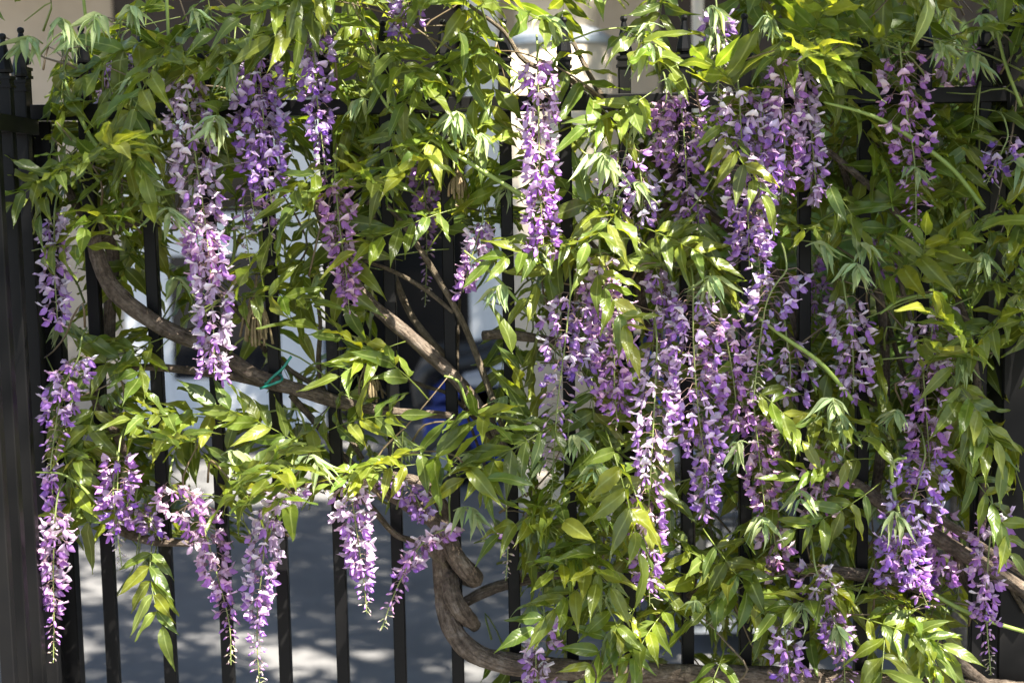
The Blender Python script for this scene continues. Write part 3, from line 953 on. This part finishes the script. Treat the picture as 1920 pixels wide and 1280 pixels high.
for ri, (pts, h0, h1, age, tb, Y, dens, own) in enumerate(RAC):
    P = [tuple(at(px, py, Y)) for px, py in pts]
    C = catmull(P, .006)
    seg = np.linalg.norm(np.diff(C, axis=0), axis=1); cum = np.concatenate([[0], np.cumsum(seg)]); Lr = cum[-1]
    rng = np.random.default_rng(500 + ri)
    # stalk reaches back up to the stem behind
    up = np.array([C[0] + np.array([.0, .06, .05]), C[0] + np.array([0, .025, .035])])
    S = catmull(list(up) + [tuple(c) for c in C[::4]] + [tuple(C[-1])], .012)
    g = Geo()
    rad = np.linspace(.0021, .0009, len(S))
    Vt, Ft, Lt = tube(S, rad, 6); g.add(Vt, Ft, (.22, .27, .08), Lt)
    stalk = g
    n = int(Lr / .0046 * dens)
    fl = Geo(); singles = []
    hue = np.array([rng.uniform(.92, 1.1), rng.uniform(.95, 1.05), rng.uniform(.94, 1.08)])
    for k in range(n):
        t = (k + rng.uniform(-.4, .4)) / n
        t = min(max(t, 0), 1)
        s = t * Lr
        c = np.array([np.interp(s, cum, C[:, q]) for q in range(3)])
        hw_ = (h0 * (1 - t) ** .8 + h1 * (1 - (1 - t) ** .8)) / PXM
        if t < .10: hw_ *= .75 + 2.5 * t
        phi = k * GA + rng.normal(0, .35)
        if t > tb:
            u = (t - tb) / max(.05, 1 - tb)
            kind = 'tip' if u > (.72 if tb > .16 else .12) else 'bud'
            sc = (1.05 - .75 * u) * rng.uniform(.85, 1.15)
            if u < .25 and rng.random() < .6: kind = 'new'; sc = .85
            down = -.15 - .3 * u
            hw_ = max(hw_ * .92, .006)
        else:
            a = age - t * .45 + rng.normal(0, .18)
            kind = 'old' if a > .6 else 'mid' if a > .2 else 'new'
            sc = rng.uniform(.92, 1.2)
            down = -1.0 if kind == 'old' else -.75 if kind == 'mid' else -.45
        hw_ *= rng.uniform(.72, 1.08)
        out = np.array([math.cos(phi), math.sin(phi), 0])
        pl = max(.003, hw_ - .012 * sc)
        tipp = c + out * pl + np.array([0, 0, -.25 * pl + rng.normal(0, .002)])
        # pedicel
        midp = c + out * pl * .55 + np.array([0, 0, .08 * pl])
        Vp, Fp, Lp = tube(np.array([c, midp, tipp]), np.array([.0007, .0006, .0006]), 3, caps=False)
        stalk.add(Vp, Fp, (.30, .20, .16) if kind != 'tip' else (.36, .40, .16), Lp)
        ax = out + np.array([0, 0, down + rng.normal(0, .32)]) + rng.normal(0, .26, 3)
        ax /= np.linalg.norm(ax)
        upv = np.array([0, 0, 1.]) + rng.normal(0, .33, 3)
        yv = np.cross(upv, ax); yv /= np.linalg.norm(yv)
        zv = np.cross(ax, yv)
        Rm = np.stack([ax, yv, zv], 1) * sc * 1.14
        vi = rng.integers(len(KINDS_FL[kind]))
        if own and n_own < 300 and out[1] < .55:
            singles.append((kind, vi, Rm, tipp)); n_own += 1
        else:
            a = KINDS_FL[kind][vi]
            fl.add(a[0] @ Rm.T + tipp, a[1], np.minimum(a[2] * rng.uniform(.84, 1.12) * hue, .93), a[3])
    org = C[0]
    def shift(gg, nm, smooth=True):
        V_, F_, C_, L_ = gg.arrays()
        return mk_mesh(nm, V_ - org, F_, C_, L_, smooth)
    ro = link('flower_raceme', shift(stalk, 'flower_raceme'), M['shoot'], vine)
    ro.location = Vector(org) - vine.location
    if fl.n:
        fo = link('florets', shift(fl, 'florets'), M['petal'], ro); fo['kind'] = 'stuff'
    for kind, vi, Rm, tipp in singles:
        o = link('floret', floret_mesh(kind, vi), None, ro)
        o.matrix_local = Matrix.Translation(Vector(tipp - org)) @ Matrix(Rm.tolist()).to_4x4()
    caps.append((np.array(pts, float), h0, h1, Y))

# --- leaves -------------------------------------------------------------------
TT = np.array([0, .06, .17, .31, .46, .60, .72, .83, .92, 1.0])
WT = np.array([.07, .48, .86, 1.0, .94, .74, .47, .24, .10, .01])


def leaflet_arr(L, W, fold, droop, wave, ph, side=0.0):
    nT = len(TT)
    S = np.array([-1, -.5, 0, .5, 1.])
    V = np.zeros((nT, 5, 3)); UV = np.zeros((nT, 5, 3))
    for i, t in enumerate(TT):
        w = W / 2 * WT[i]
        for j, s in enumerate(S):
            z = abs(s) * w * fold - droop * L * t ** 1.8 + wave * W * abs(s) * math.sin(11 * t + ph + (1.3 if s > 0 else 0)) + .035 * L * math.sin(7 * t + ph) * (t > .1)
            x = L * (t - .22 * droop * t * t)
            V[i, j] = (x, s * w + side * L * t * t, z)
            UV[i, j] = (s, t, 0)
    F = []
    for i in range(nT - 1):
        for j in range(4):
            a = i * 5 + j
            F += [(a, a + 5, a + 6), (a, a + 6, a + 1)]
    return V.reshape(-1, 3), np.array(F), UV.reshape(-1, 3)


def rotz(a):
    c, s = math.cos(a), math.sin(a)
    return np.array([[c, -s, 0], [s, c, 0], [0, 0, 1]])


def rotx(a):
    c, s = math.cos(a), math.sin(a)
    return np.array([[1, 0, 0], [0, c, -s], [0, s, c]])


def roty(a):
    c, s = math.cos(a), math.sin(a)
    return np.array([[c, 0, s], [0, 1, 0], [-s, 0, c]])


def green(rng, k):
    base = np.array([.105, .152, .022]) if rng.random() < .6 else np.array([.160, .198, .024])
    return base * k * rng.uniform(.85, 1.2) * np.array([rng.uniform(.9, 1.15), 1, rng.uniform(.7, 1.5)])


def leaf_variant(seed, pairs):
    """one compound leaf: returns rachis arrays and a list of leaflets (arrays, local matrix)"""
    rng = np.random.default_rng(seed)
    Lr = .055 + .038 * pairs
    droop = rng.uniform(.25, .75)
    bend = rng.uniform(-.25, .25)
    def pos(t):
        x = Lr * t
        return np.array([x * (1 - .12 * droop * t), bend * Lr * t * t, -droop * Lr * .45 * t * t])
    S = np.array([pos(t) for t in np.linspace(0, 1, 9)])
    Vt, Ft, Lt = tube(S, np.linspace(.0016, .0008, 9), 5)
    rach = (Vt, Ft, np.tile(np.array([.20, .25, .055]), (len(Vt), 1)), np.tile([1., 0, 0], (len(Vt), 1)))
    lf = []
    kk = rng.uniform(.9, 1.12)
    for p in range(pairs):
        t = (.055 + .038 * p + rng.uniform(-.004, .004)) / Lr
        for sg in (-1, 1):
            L = (.084 + .030 * math.sin(math.pi * (p + .6) / (pairs + .3))) * rng.uniform(.86, 1.12)
            W = L * rng.uniform(.235, .32)
            a = leaflet_arr(L, W, rng.uniform(.05, .5), rng.uniform(.02, .45), rng.uniform(.10, .30), rng.uniform(0, 6), rng.uniform(-.2, .2))
            ang = sg * R(rng.uniform(48, 72) - 6 * p)
            Rm = rotz(ang) @ roty(rng.normal(.08, .24)) @ rotx(rng.normal(0, .34) - sg * .05)
            lf.append((a, Rm, pos(min(t, 1)), green(rng, kk)))
    L = .105 * rng.uniform(.9, 1.15)
    a = leaflet_arr(L, L * rng.uniform(.25, .31), .25, rng.uniform(.1, .4), .12, rng.uniform(0, 6))
    lf.append((a, rotz(rng.normal(0, .2)) @ roty(droop * .7), pos(1.0), green(rng, kk)))
    return rach, lf


def young_variant(seed):
    rng = np.random.default_rng(seed)
    Lr = rng.uniform(.04, .07); n = rng.integers(5, 7)
    def pos(t):
        return np.array([Lr * math.sin(1.6 * t) * .75, 0, Lr * (.30 * math.sin(2.2 * t) - .35 * t * t)])
    S = np.array([pos(t) for t in np.linspace(0, 1, 7)])
    Vt, Ft, Lt = tube(S, np.linspace(.0013, .0007, 7), 5)
    col = np.array([.31, .38, .18])
    rach = (Vt, Ft, np.tile(col, (len(Vt), 1)), np.tile([1., 0, 0], (len(Vt), 1)))
    lf = []
    for p in range(n):
        t = .30 + .70 * p / (n - 1)
        for sg in (-1, 1):
            L = rng.uniform(.042, .066) * (1.12 - .35 * p / n)
            W = L * rng.uniform(.13, .22)
            a = leaflet_arr(L, W, rng.uniform(.5, 1.1), rng.uniform(.05, .25), .03, rng.uniform(0, 6))
            Rm = rotz(sg * R(rng.uniform(10, 85))) @ roty(R(rng.uniform(25, 82)) * (.45 + .55 * t)) @ rotx(rng.normal(0, .4))
            lf.append((a, Rm, pos(t), col * rng.uniform(.8, 1.15) * np.array([rng.uniform(.85, 1.1), 1, 1])))
    return rach, lf


def join_leaf(var):
    rach, lf = var
    g = Geo(); g.add(*rach)
    for (V, F, UV), Rm, p, c in lf:
        g.add(V @ Rm.T + p, F, c, UV)
    return g.arrays()


LV = [leaf_variant(900 + i, [4, 5, 5, 6, 4, 5][i % 6]) for i in range(20)]
YV = [young_variant(1200 + i) for i in range(10)]
LVA = [join_leaf(v) for v in LV]
YVA = [join_leaf(v) for v in YV]
LVM, YVM = {}, {}
# test points of each variant (middle and tip of every leaflet)
LPT = [np.concatenate([np.stack([Rm @ V[22] + p, Rm @ V[42] + p]) for (V, F, UV), Rm, p, c in lf]) for _, lf in LV]
YPT = [np.concatenate([np.stack([Rm @ V[22] + p, Rm @ V[42] + p]) for (V, F, UV), Rm, p, c in lf]) for _, lf in YV]


def leaf_mesh(i, young):
    D, A = (YVM, YVA) if young else (LVM, LVA)
    if i not in D:
        me = mk_mesh('leaf', *A[i]); me.materials.append(M['young'] if young else M['leaf']); D[i] = me
    return D[i]


GRID = ["444677899775587778999998",
        "087877665755223465668779",
        "078866557445235775746779",
        "288856457787267656468788"[:24],
        "288845477665436654578787",
        "146853565443767864455688",
        "033653562111688853476478",
        "052223343101665653466589",
        "035211235102535333577688",
        "035314425115555345787888",
        "177646653523677545777588",
        "265435546556777466776478",
        "044533100015877577776255",
        "001400000000788767766241",
        "000000000001678787567761",
        "000000000012345556545651"]
GR = np.array([[int(c) for c in row] for row in GRID], float)


def dens_at(px):
    i = np.clip((px[:, 1] / 80).astype(int), 0, 15)
    j = np.clip((px[:, 0] / 80).astype(int), 0, 23)
    d = GR[i, j].copy()
    d[px[:, 0] < -130] = 0; d[(px[:, 0] > 2080)] = 0; d[px[:, 1] < -190] = 0; d[px[:, 1] > 1450] = 0
    return d, i, j


target_n = -np.log(1 - np.minimum(GR, 9.3) / 10.2) * 6.4 * 2.7
cover = np.zeros((16, 24))
# things in the picture that must stay in view: (px polyline, half width, plane)
KEEP = [(np.array([(180, 470), (300, 610), (480, 705), (640, 755), (730, 770)], float), 26, -.03, .96),
        (np.array([(640, 490), (780, 640), (900, 765)], float), 20, -.03, .85),
        (np.array([(840, 1000), (835, 1110), (880, 1215), (1000, 1250)], float), 45, -.05, .98),
        (np.array([(1000, 1250), (1200, 1260), (1440, 1268)], float), 24, -.05, .8),
        (np.array([(1050, 110), (1050, 170)], float), 80, -.2, .5),
        (np.array([(1050, 110), (1050, 170)], float), 80, .2, .7),
        (np.array([(480, 570), (485, 640)], float), 34, -.05, .9),
        (np.array([(520, 690), (540, 710)], float), 24, -.05, .9),
        (np.array([(905, 1030), (905, 1190)], float), 42, .2, .9),
        (np.array([(1960, 1000), (1900, 1280)], float), 30, -.2, .9)]


def seg_dist(px, poly):
    best = np.full(len(px), 1e9); bt = np.zeros(len(px))
    L = len(poly) - 1
    for k in range(L):
        a, b = poly[k], poly[k + 1]
        ab = b - a
        t = np.clip(((px - a) @ ab) / (ab @ ab), 0, 1)
        d = np.linalg.norm(px - (a + t[:, None] * ab), axis=1)
        m = d < best
        best[m] = d[m]; bt[m] = (k + t[m]) / L
    return best, bt


leaves = []                                     # (score, var index, young, 3x3, position)


def try_leaf(vi, young, Rm, p, force=False, soft=1.0):
    pts = (YPT if young else LPT)[vi] @ Rm.T + p
    px = proj_np(pts)
    d, i, j = dens_at(px)
    if not force:
        if (d <= 0).mean() > .06 or (d <= 1).mean() > .22:
            return False
        if d.mean() < RNG.uniform(1.2, 3.4):
            return False
        c = cover[i, j] / (target_n[i, j] + .3)
        if c.mean() > soft:
            return False
        for poly, h0, h1, Yr in caps:
            if p[1] < Yr + .05 or pts[:, 1].min() < Yr + .01:
                dd_, tt_ = seg_dist(px, poly)
                hh = (h0 + (h1 - h0) * tt_) * .95
                ins = (dd_ < hh) & (tt_ > .10) & (pts[:, 1] < Yr + .025)
                if ins.sum() > 1 and RNG.random() < .93:
                    return False
        for poly, hw__, Yr, pr in KEEP:
            dd_, tt_ = seg_dist(px, poly)
            ins = (dd_ < hw__) & (pts[:, 1] < Yr + .03)
            if ins.any() and RNG.random() < pr:
                return False
    np.add.at(cover, (i, j), .5)
    inside = ((px[:, 0] > 0) & (px[:, 0] < 1920) & (px[:, 1] > 0) & (px[:, 1] < 1280)).mean()
    leaves.append((inside * (1 if young else 2) - p[1] * 4 + (100 if force else 0), vi, young, Rm, p))
    return True


def frame(d, n):
    d = d / np.linalg.norm(d)
    n = n - d * n.dot(d); n /= np.linalg.norm(n) + 1e-9
    return np.stack([d, np.cross(n, d), n], 1)


# leaves that stand out in the photograph: base px, tip px, plane, variant, facing (0 up .. 1 camera)
HERO = [((1232, 165), (1135, 240), -.15, 0, .75), ((1332, 205), (1385, 300), -.17, 1, .8), ((1410, 105), (1560, 128), -.16, 2, .6),
        ((590, 850), (420, 735), -.12, 3, .85), ((1252, 775), (1165, 985), -.14, 4, .8), ((1318, 990), (1445, 1175), -.14, 5, .85),
        ((1650, 905), (1530, 1010), -.15, 7, .85), ((1905, 565), (1785, 660), -.15, 8, .8), ((760, 640), (650, 670), -.13, 10, .55),
        ((800, 868), (610, 885), -.15, 11, .35), ((1090, 935), (930, 975), -.15, 12, .35), ((600, 815), (720, 745), -.11, 13, .85),
        ((1100, 440), (935, 480), -.16, 14, .6), ((1080, 465), (1170, 560), -.16, 15, .7), ((1190, 420), (1330, 470), -.15, 16, .65),
        ((180, 280), (60, 330), -.15, 17, .4), ((330, 260), (200, 330), -.15, 18, .4), ((430, 560), (500, 545), -.11, 19, .6),
        ((1390, 720), (1520, 770), -.15, 6, .6), ((860, 390), (740, 420), -.15, 9, .5), ((1640, 860), (1500, 850), -.14, 2, .6),
        ((290, 1000), (265, 1085), -.12, 1, .85), ((1150, 1060), (1060, 1110), -.13, 3, .75), ((1200, 1130), (1120, 1200), -.13, 5, .85),
        ((1800, 870), (1900, 960), -.16, 7, .6), ((1590, 1150), (1700, 1180), -.14, 8, .7), ((640, 300), (560, 330), -.14, 10, .5),
        ((690, 90), (780, 180), -.15, 12, .7), ((900, 90), (820, 130), -.15, 14, .5), ((60, 470), (130, 450), -.15, 16, .6)]
for (b, t, Y, vi, fc) in HERO:
    p0 = np.array(at(b[0], b[1], Y + .03)); p1 = np.array(at(t[0], t[1], Y - .05))
    d = p1 - p0
    want = np.linalg.norm(d)
    Lv = .055 + .038 * [4, 5, 5, 6, 4, 5][vi % 6]
    sc = min(1.25, max(.8, want / Lv * .95))
    n = np.array([RNG.normal(0, .12), -fc, 1 - fc * .55])
    try_leaf(vi, False, frame(d, n) * sc, p0, True)
n_hero = len(leaves)
# young folded leaf tufts seen in the photograph
TUFT = [(470, 150), (770, 175), (895, 275), (870, 240), (1105, 320), (1690, 340), (1600, 480), (1840, 500), (1750, 110), (1800, 130), (1440, 60), (1245, 70), (1240, 110),
        (1510, 480), (1590, 520), (1350, 545), (1690, 790), (1595, 810), (1430, 990), (1500, 940), (930, 905), (990, 60), (1320, 40), (250, 40), (430, 250), (560, 880),
        (415, 870), (265, 170), (210, 60), (700, 210), (840, 240), (1170, 370), (1320, 80), (1560, 1190), (850, 975), (300, 420), (1900, 470), (1660, 980), (1880, 330), (1130, 890),
        (1405, 850), (1830, 60), (540, 60), (350, 45), (1550, 770), (620, 60), (80, 100), (1780, 700), (1500, 1150), (960, 560)]
for k, (px, py) in enumerate(TUFT):
    p0 = np.array(at(px, py - 18, -.165 + .03 * RNG.random()))
    a = RNG.uniform(0, 2 * math.pi)
    Rm = rotz(-math.pi / 2 + RNG.normal(0, .9)) * RNG.uniform(.85, 1.3)
    try_leaf(k % 10, True, Rm, p0, True)
n_hero2 = len(leaves)
# twigs with alternate leaves filling the rest
twig_geo = Geo()
prob = target_n / target_n.sum()
flat = prob.ravel()
fails = 0
for it in range(11000):
    # seed where cover is still wanted
    need = np.maximum(target_n - cover, 0).ravel() ** 1.5
    if need.sum() < 40:
        break
    c = RNG.choice(384, p=need / need.sum())
    i, j = divmod(c, 24)
    px, py = (j + RNG.random()) * 80, (i + RNG.random()) * 80
    if j == 0: px -= RNG.random() * 60
    if j == 23: px += RNG.random() * 120
    if i == 0: py -= RNG.random() * 140
    if i == 15: py += RNG.random() * 120
    layer = RNG.random()
    Y = RNG.uniform(-.135, -.04) if layer < .62 else RNG.uniform(.035, .15)
    p = np.array(at(px, py - 40, Y))
    a = RNG.uniform(0, 2 * math.pi)
    d = np.array([math.cos(a), RNG.normal(0, .25), math.sin(a) * .7])
    nodes = RNG.integers(2, 6)
    P = [p.copy()]; used = []
    for k in range(nodes):
        sgn = 1 if k % 2 else -1
        side = np.array([-d[2], 0, d[0]]) * sgn
        outw = -1 if (Y < 0 or RNG.random() < .5) else 1
        ld = side * RNG.uniform(.3, 1.1) + np.array([0, outw * RNG.uniform(.05, 1.0), 0]) + d * RNG.uniform(-.1, .5) + np.array([RNG.normal(0, .35), 0, -RNG.uniform(-.05, .55)])
        fc = RNG.uniform(.0, .7)
        n = np.array([RNG.normal(0, .25), -fc if Y < .03 else RNG.normal(-.2, .3), 1 - fc * .5])
        vi = int(RNG.integers(20))
        Rm = frame(ld, n) * RNG.uniform(.72, 1.12)
        if try_leaf(vi, False, Rm, p.copy()):
            used.append(k)
        elif RNG.random() < .05:
            try_leaf(int(RNG.integers(10)), True, rotz(RNG.uniform(0, 6.28)) * RNG.uniform(.8, 1.2), p.copy())
        d = d + np.array([RNG.normal(0, .2), RNG.normal(0, .12), RNG.normal(-.06, .2)]); d /= np.linalg.norm(d)
        p = p + d * RNG.uniform(.045, .075)
        if Y < 0: p[1] = min(p[1], -.025)
        else: p[1] = max(p[1], .03)
        P.append(p.copy())
    if used:
        Q = P[:max(used) + 2]
        start = Q[0] + np.array([RNG.normal(0, .03), .03 if Y < 0 else -.03, -.05])
        S = catmull([start] + Q, .02)
        Vt, Ft, Lt = tube(S, np.linspace(.0026, .0012, len(S)), 5)
        cc = np.array([.17, .21, .05]) if RNG.random() < .5 else np.array([.15, .11, .06])
        twig_geo.add(Vt, Ft, cc, Lt)
print('LEAVES', len(leaves), 'cover', cover.sum() / target_n.sum())
o = vlink('twigs', twig_geo.mesh('twigs'), M['shoot']); o['kind'] = 'stuff'
order = sorted(range(len(leaves)), key=lambda k: -leaves[k][0])
rest = {False: Geo(), True: Geo()}
n_single = 0
for rank, k in enumerate(order):
    s_, vi, young, Rm, p = leaves[k]
    mw = Matrix.Translation(Vector(p) - vine.location) @ Matrix(Rm.tolist()).to_4x4()
    if rank < 300:
        if k < n_hero and n_single < 290:
            rach, lf = LV[vi]
            o = link('leaf', mk_mesh('leaf', *rach), M['leaf'], vine); o.matrix_local = mw
            for q, ((V, F, UV), Rl, pl_, c) in enumerate(lf):
                key = ('leaflet', vi, q)
                if key not in LVM:
                    me = mk_mesh('leaflet', V, F, np.tile(c, (len(V), 1)), UV); me.materials.append(M['leaf']); LVM[key] = me
                l = link('leaflet', LVM[key], None, o)
                l.matrix_local = Matrix.Translation(Vector(pl_)) @ Matrix(Rl.tolist()).to_4x4()
                n_single += 1
        else:
            o = link('leaf', leaf_mesh(vi, young), None, vine); o.matrix_local = mw
    else:
        A = (YVA if young else LVA)[vi]
        rest[young].add(A[0] @ Rm.T + p, A[1], A[2] * RNG.uniform(.8, 1.2), A[3])
for young in (False, True):
    if rest[young].n:
        o = vlink('young_foliage' if young else 'foliage', rest[young].mesh('foliage'), M['young' if young else 'leaf']); o['kind'] = 'stuff'

# --- dried stalk clusters left from last year
for ci, (px, py, L, n, Y) in enumerate(((478, 562, .085, 34, -.05), (690, 690, .07, 12, .02), (858, 325, .05, 22, -.04))):
    g = Geo(); top = np.array(at(px, py, Y)); rng = np.random.default_rng(40 + ci)
    for k in range(n):
        a = rng.uniform(0, 6.28); sp = rng.uniform(.1, .55)
        e = top + np.array([math.cos(a) * sp, math.sin(a) * sp * .6, -1]) * L * rng.uniform(.6, 1.1)
        m_ = top * .5 + e * .5 + np.array([math.cos(a), math.sin(a), .2]) * .008
        S = catmull([top + rng.normal(0, .004, 3), m_, e], .015)
        Vt, Ft, Lt = tube(S, np.linspace(.0018, .0028, len(S)), 5); g.add(Vt, Ft)
    S = catmull([top + np.array([0, .03, .05]), top + np.array([0, .005, .01]), top], .01)
    Vt, Ft, Lt = tube(S, np.full(len(S), .003), 6); g.add(Vt, Ft)
    o = vlink('dried_stalk_cluster', g.mesh('dried_stalk_cluster'), M['dry']); o['kind'] = 'stuff'

# ------------------------------------------------------------------ green garden tie on the branch
q = [at(*a) for a in ((546, 668, -.075), (530, 690, -.072), (512, 706, -.07), (498, 720, -.06), (506, 706, -.03), (524, 702, -.03), (528, 712, -.066), (505, 722, -.072), (488, 728, -.066))]
P = catmull([tuple(v) for v in q], .006)
Vt, Ft, _ = tube(P, np.full(len(P), .0028), 7)
tag(link('plant_tie', mk_mesh('plant_tie', Vt, Ft), M['tie']), 'small green plastic tie twisted round a branch and picket', 'plant tie')

# ------------------------------------------------------------------ shrubs behind the fence
def leaf_cloud(name, rng, centres, n, size, c0, c1, m, parent):
    tpl, tF, _ = leaflet_small()
    g_V, g_F, g_C = [], [], []
    for k in range(n):
        c, r = centres[rng.integers(len(centres))]
        v = rng.normal(0, 1, 3); v /= np.linalg.norm(v)
        p = np.array(c) + v * np.array(r) * rng.uniform(.55, 1.05)
        d = v + rng.normal(0, .7, 3); nn = rng.normal(0, 1, 3) + np.array([0, 0, 1.2])
        g_V.append(tpl @ (frame(d, nn) * size * rng.uniform(.7, 1.3)).T + p)
        g_F.append(tF + k * len(tpl))
        g_C.append(np.tile((c0 + (c1 - c0) * rng.random()) * rng.uniform(.8, 1.2), (len(tpl), 1)))
    o = link(name, mk_mesh(name, np.concatenate(g_V), np.concatenate(g_F), np.concatenate(g_C), np.zeros((n * len(tpl), 3))), m, parent)
    o['kind'] = 'stuff'
    return o


def leaflet_small():
    V = np.array([(0, 0, 0), (.35, .24, .04), (.35, 0, -.02), (.35, -.24, .04), (.7, .18, 0), (.7, -.18, 0), (1, 0, -.12)])
    F = np.array([(0, 2, 1), (0, 3, 2), (1, 2, 4), (2, 3, 5), (2, 5, 4), (4, 5, 6)])
    return V, F, None


SHR = [('tall dark green shrub close behind the fence beside the gate post', (1.4, 1.5), 2.3, .5, 2600),
       ('shortest mid green shrub behind the fence, between the slim pole and taller shrubs', (1.15, 2.3), 1.75, .5, 2400),
       ('tallest loose green shrub standing against the brown house wall', (1.6, 4.3), 2.9, .9, 2600),
       ('wide dark shrub standing midway between the fence and the house', (2.0, 3.0), 2.2, .8, 2200)]
for si, (lab, (sx_, sy_), h, w, n) in enumerate(SHR):
    rng = np.random.default_rng(70 + si)
    sh = empty('garden_shrub', (sx_, sy_, 0)); tag(sh, lab, 'shrub', 'shrubs behind the fence')
    cs = []
    for k in range(14):
        z = rng.uniform(.45, 1) * h - .25
        cs.append(((rng.normal(0, w * .4), rng.normal(0, w * .35), z), (.26, .24, .24)))
    leaf_cloud('foliage', rng, cs, n, .075, np.array([.05, .09, .016]), np.array([.10, .15, .03]), M['shrub'], sh)
    for k in range(5):
        a = rng.uniform(0, 6.28)
        c = cs[k][0]
        P = catmull([(.05 * math.cos(a), .05 * math.sin(a), 0), (c[0] * .4, c[1] * .4, c[2] * .5), c], .1)
        Vt, Ft, Lt = tube(P, np.linspace(.018, .006, len(P)), 7, .08, k)
        link('stem', mk_mesh('stem', Vt, Ft, L=Lt), M['treebark'], sh)

# ------------------------------------------------------------------ street tree whose crown dapples the light
SG = np.array([[1, 1, 2, 2, 4, 8, 9, 9, 6, 2, 1, 1],
               [1, 1, 1, 2, 4, 6, 9, 9, 8, 3, 1, 1],
               [1, 2, 3, 3, 5, 7, 9, 9, 6, 2, 1, 1],
               [2, 3, 5, 4, 4, 4, 6, 6, 4, 2, 2, 1],
               [2, 2, 4, 4, 5, 3, 5, 4, 4, 2, 2, 2],
               [3, 3, 5, 6, 6, 3, 4, 4, 3, 3, 4, 5],
               [4, 4, 5, 5, 6, 4, 5, 4, 4, 4, 6, 6],
               [4, 3, 5, 4, 4, 4, 4, 4, 3, 3, 5, 5]], float) / 10
tree = empty('shade_tree', (4.6, -3.4, 0))
tag(tree, 'tall street tree overhanging the pavement whose crown dapples the sunlight', 'tree')
rng = np.random.default_rng(5)
tplV, tplF, _ = leaflet_small()
SV = np.array(SUN)
gV, gF, gC = [], [], []
nl = 0
LS = .085
leaf_area = .36 * LS * LS * .75


def add_clump(tgt, k):
    global nl
    T_ = rng.uniform(5.0, 8.5)
    c = tgt + SV * T_
    for q in range(k):
        p = c + rng.normal(0, .055, 3)
        v = rng.normal(0, 1, 3); nn = rng.normal(0, .6, 3) + SV
        gV.append(tplV @ (frame(v, nn) * LS * rng.uniform(.8, 1.3)).T + p)
        gF.append(tplF + nl * len(tplV))
        gC.append(np.tile(np.array([.06, .10, .02]) * rng.uniform(.7, 1.3), (len(tplV), 1)))
        nl += 1


KL = 6
# shade falling on the fence
z_lo, z_hi, x_lo, x_hi = .35, 2.6, -1.6, 2.1
area = (z_hi - z_lo) * (x_hi - x_lo) * abs(SV[1])
per = leaf_area / 1.0
dens_max = 4.6
N = int(area * dens_max / (leaf_area * KL))
for k in range(N):
    tgt = np.array([rng.uniform(x_lo, x_hi), -.15, rng.uniform(z_lo, z_hi)])
    px = proj_np(tgt[None])[0]
    s = SG[int(np.clip(px[1] / 160, 0, 7)), int(np.clip(px[0] / 160, 0, 11))]
    s = (s - .12) * 1.55
    tau = -math.log(max(.03, min(.985, s))) * 1.2
    if rng.random() < tau / dens_max:
        add_clump(tgt, KL)
# shade falling on the driveway, with the sun spots of the photograph left open
SPOT = [(505, 900, 150, 40), (600, 865, 90, 25), (190, 1052, 70, 26), (150, 1225, 40, 26), (560, 1235, 80, 26), (880, 1255, 60, 20), (640, 850, 60, 20),
        (180, 1110, 60, 18), (1350, 1190, 90, 60), (1500, 1230, 60, 40), (60, 960, 60, 60), (420, 1200, 50, 20), (700, 1225, 40, 12)]
gx0_, gx1_, gy0_, gy1_ = -3.4, 3.4, 1.4, 7.1
area = (gx1_ - gx0_) * (gy1_ - gy0_) * SV[2]
N = int(area * 5.5 / (leaf_area * KL))
for k in range(N):
    tgt = np.array([rng.uniform(gx0_, gx1_), rng.uniform(gy0_, gy1_), 0])
    px = proj_np(tgt[None])[0]
    if any(((px[0] - a) / (w * 1.35)) ** 2 + ((px[1] - b) / (h * 1.35)) ** 2 < 1 for a, b, w, h in SPOT):
        if rng.random() < .97: continue
    # light on the pillar
    u = (tgt[1] - (CYY - .3)) / SV[1]
    if abs(tgt[0] - (cxm + .52)) < .30 and 3.0 < tgt[1] < 6.0 and rng.random() < .7:
        continue
    add_clump(tgt, KL)
crown = link('crown', mk_mesh('crown', np.concatenate(gV) - np.array(tree.location), np.concatenate(gF), np.concatenate(gC), np.zeros((nl * len(tplV), 3))), M['treeleaf'], tree)
crown['kind'] = 'stuff'
print('TREE LEAVES', nl)
cV = np.concatenate(gV)
tl = np.array(tree.location)
P = catmull([(0, 0, -.1), (.05, .02, 1.5), (-.05, .1, 3.2), (-.3, .4, 4.6)], .15)
Vt, Ft, Lt = tube(P, np.interp(np.linspace(0, 1, len(P)), [0, .1, 1], [.24, .19, .12]), 14, .05, 3)
link('trunk', mk_mesh('trunk', Vt, Ft, L=Lt), M['treebark'], tree)
ends = [(-1.2, 1.4, 6.2), (-2.6, 2.0, 5.6), (.2, 2.8, 6.4), (-3.3, 3.6, 6.3), (-1.0, 4.6, 6.8), (-2.2, .6, 6.8)]
for k, e in enumerate(ends):
    b = (-.05 - .04 * k, .1 + .05 * k, 3.2 + .22 * k)
    P = catmull([b, (e[0] * .45, e[1] * .45, e[2] * .5 + 2.4), e], .2)
    Vt, Ft, Lt = tube(P, np.linspace(.085, .02, len(P)), 9, .06, 30 + k)
    link('limb', mk_mesh('limb', Vt, Ft, L=Lt), M['treebark'], tree)
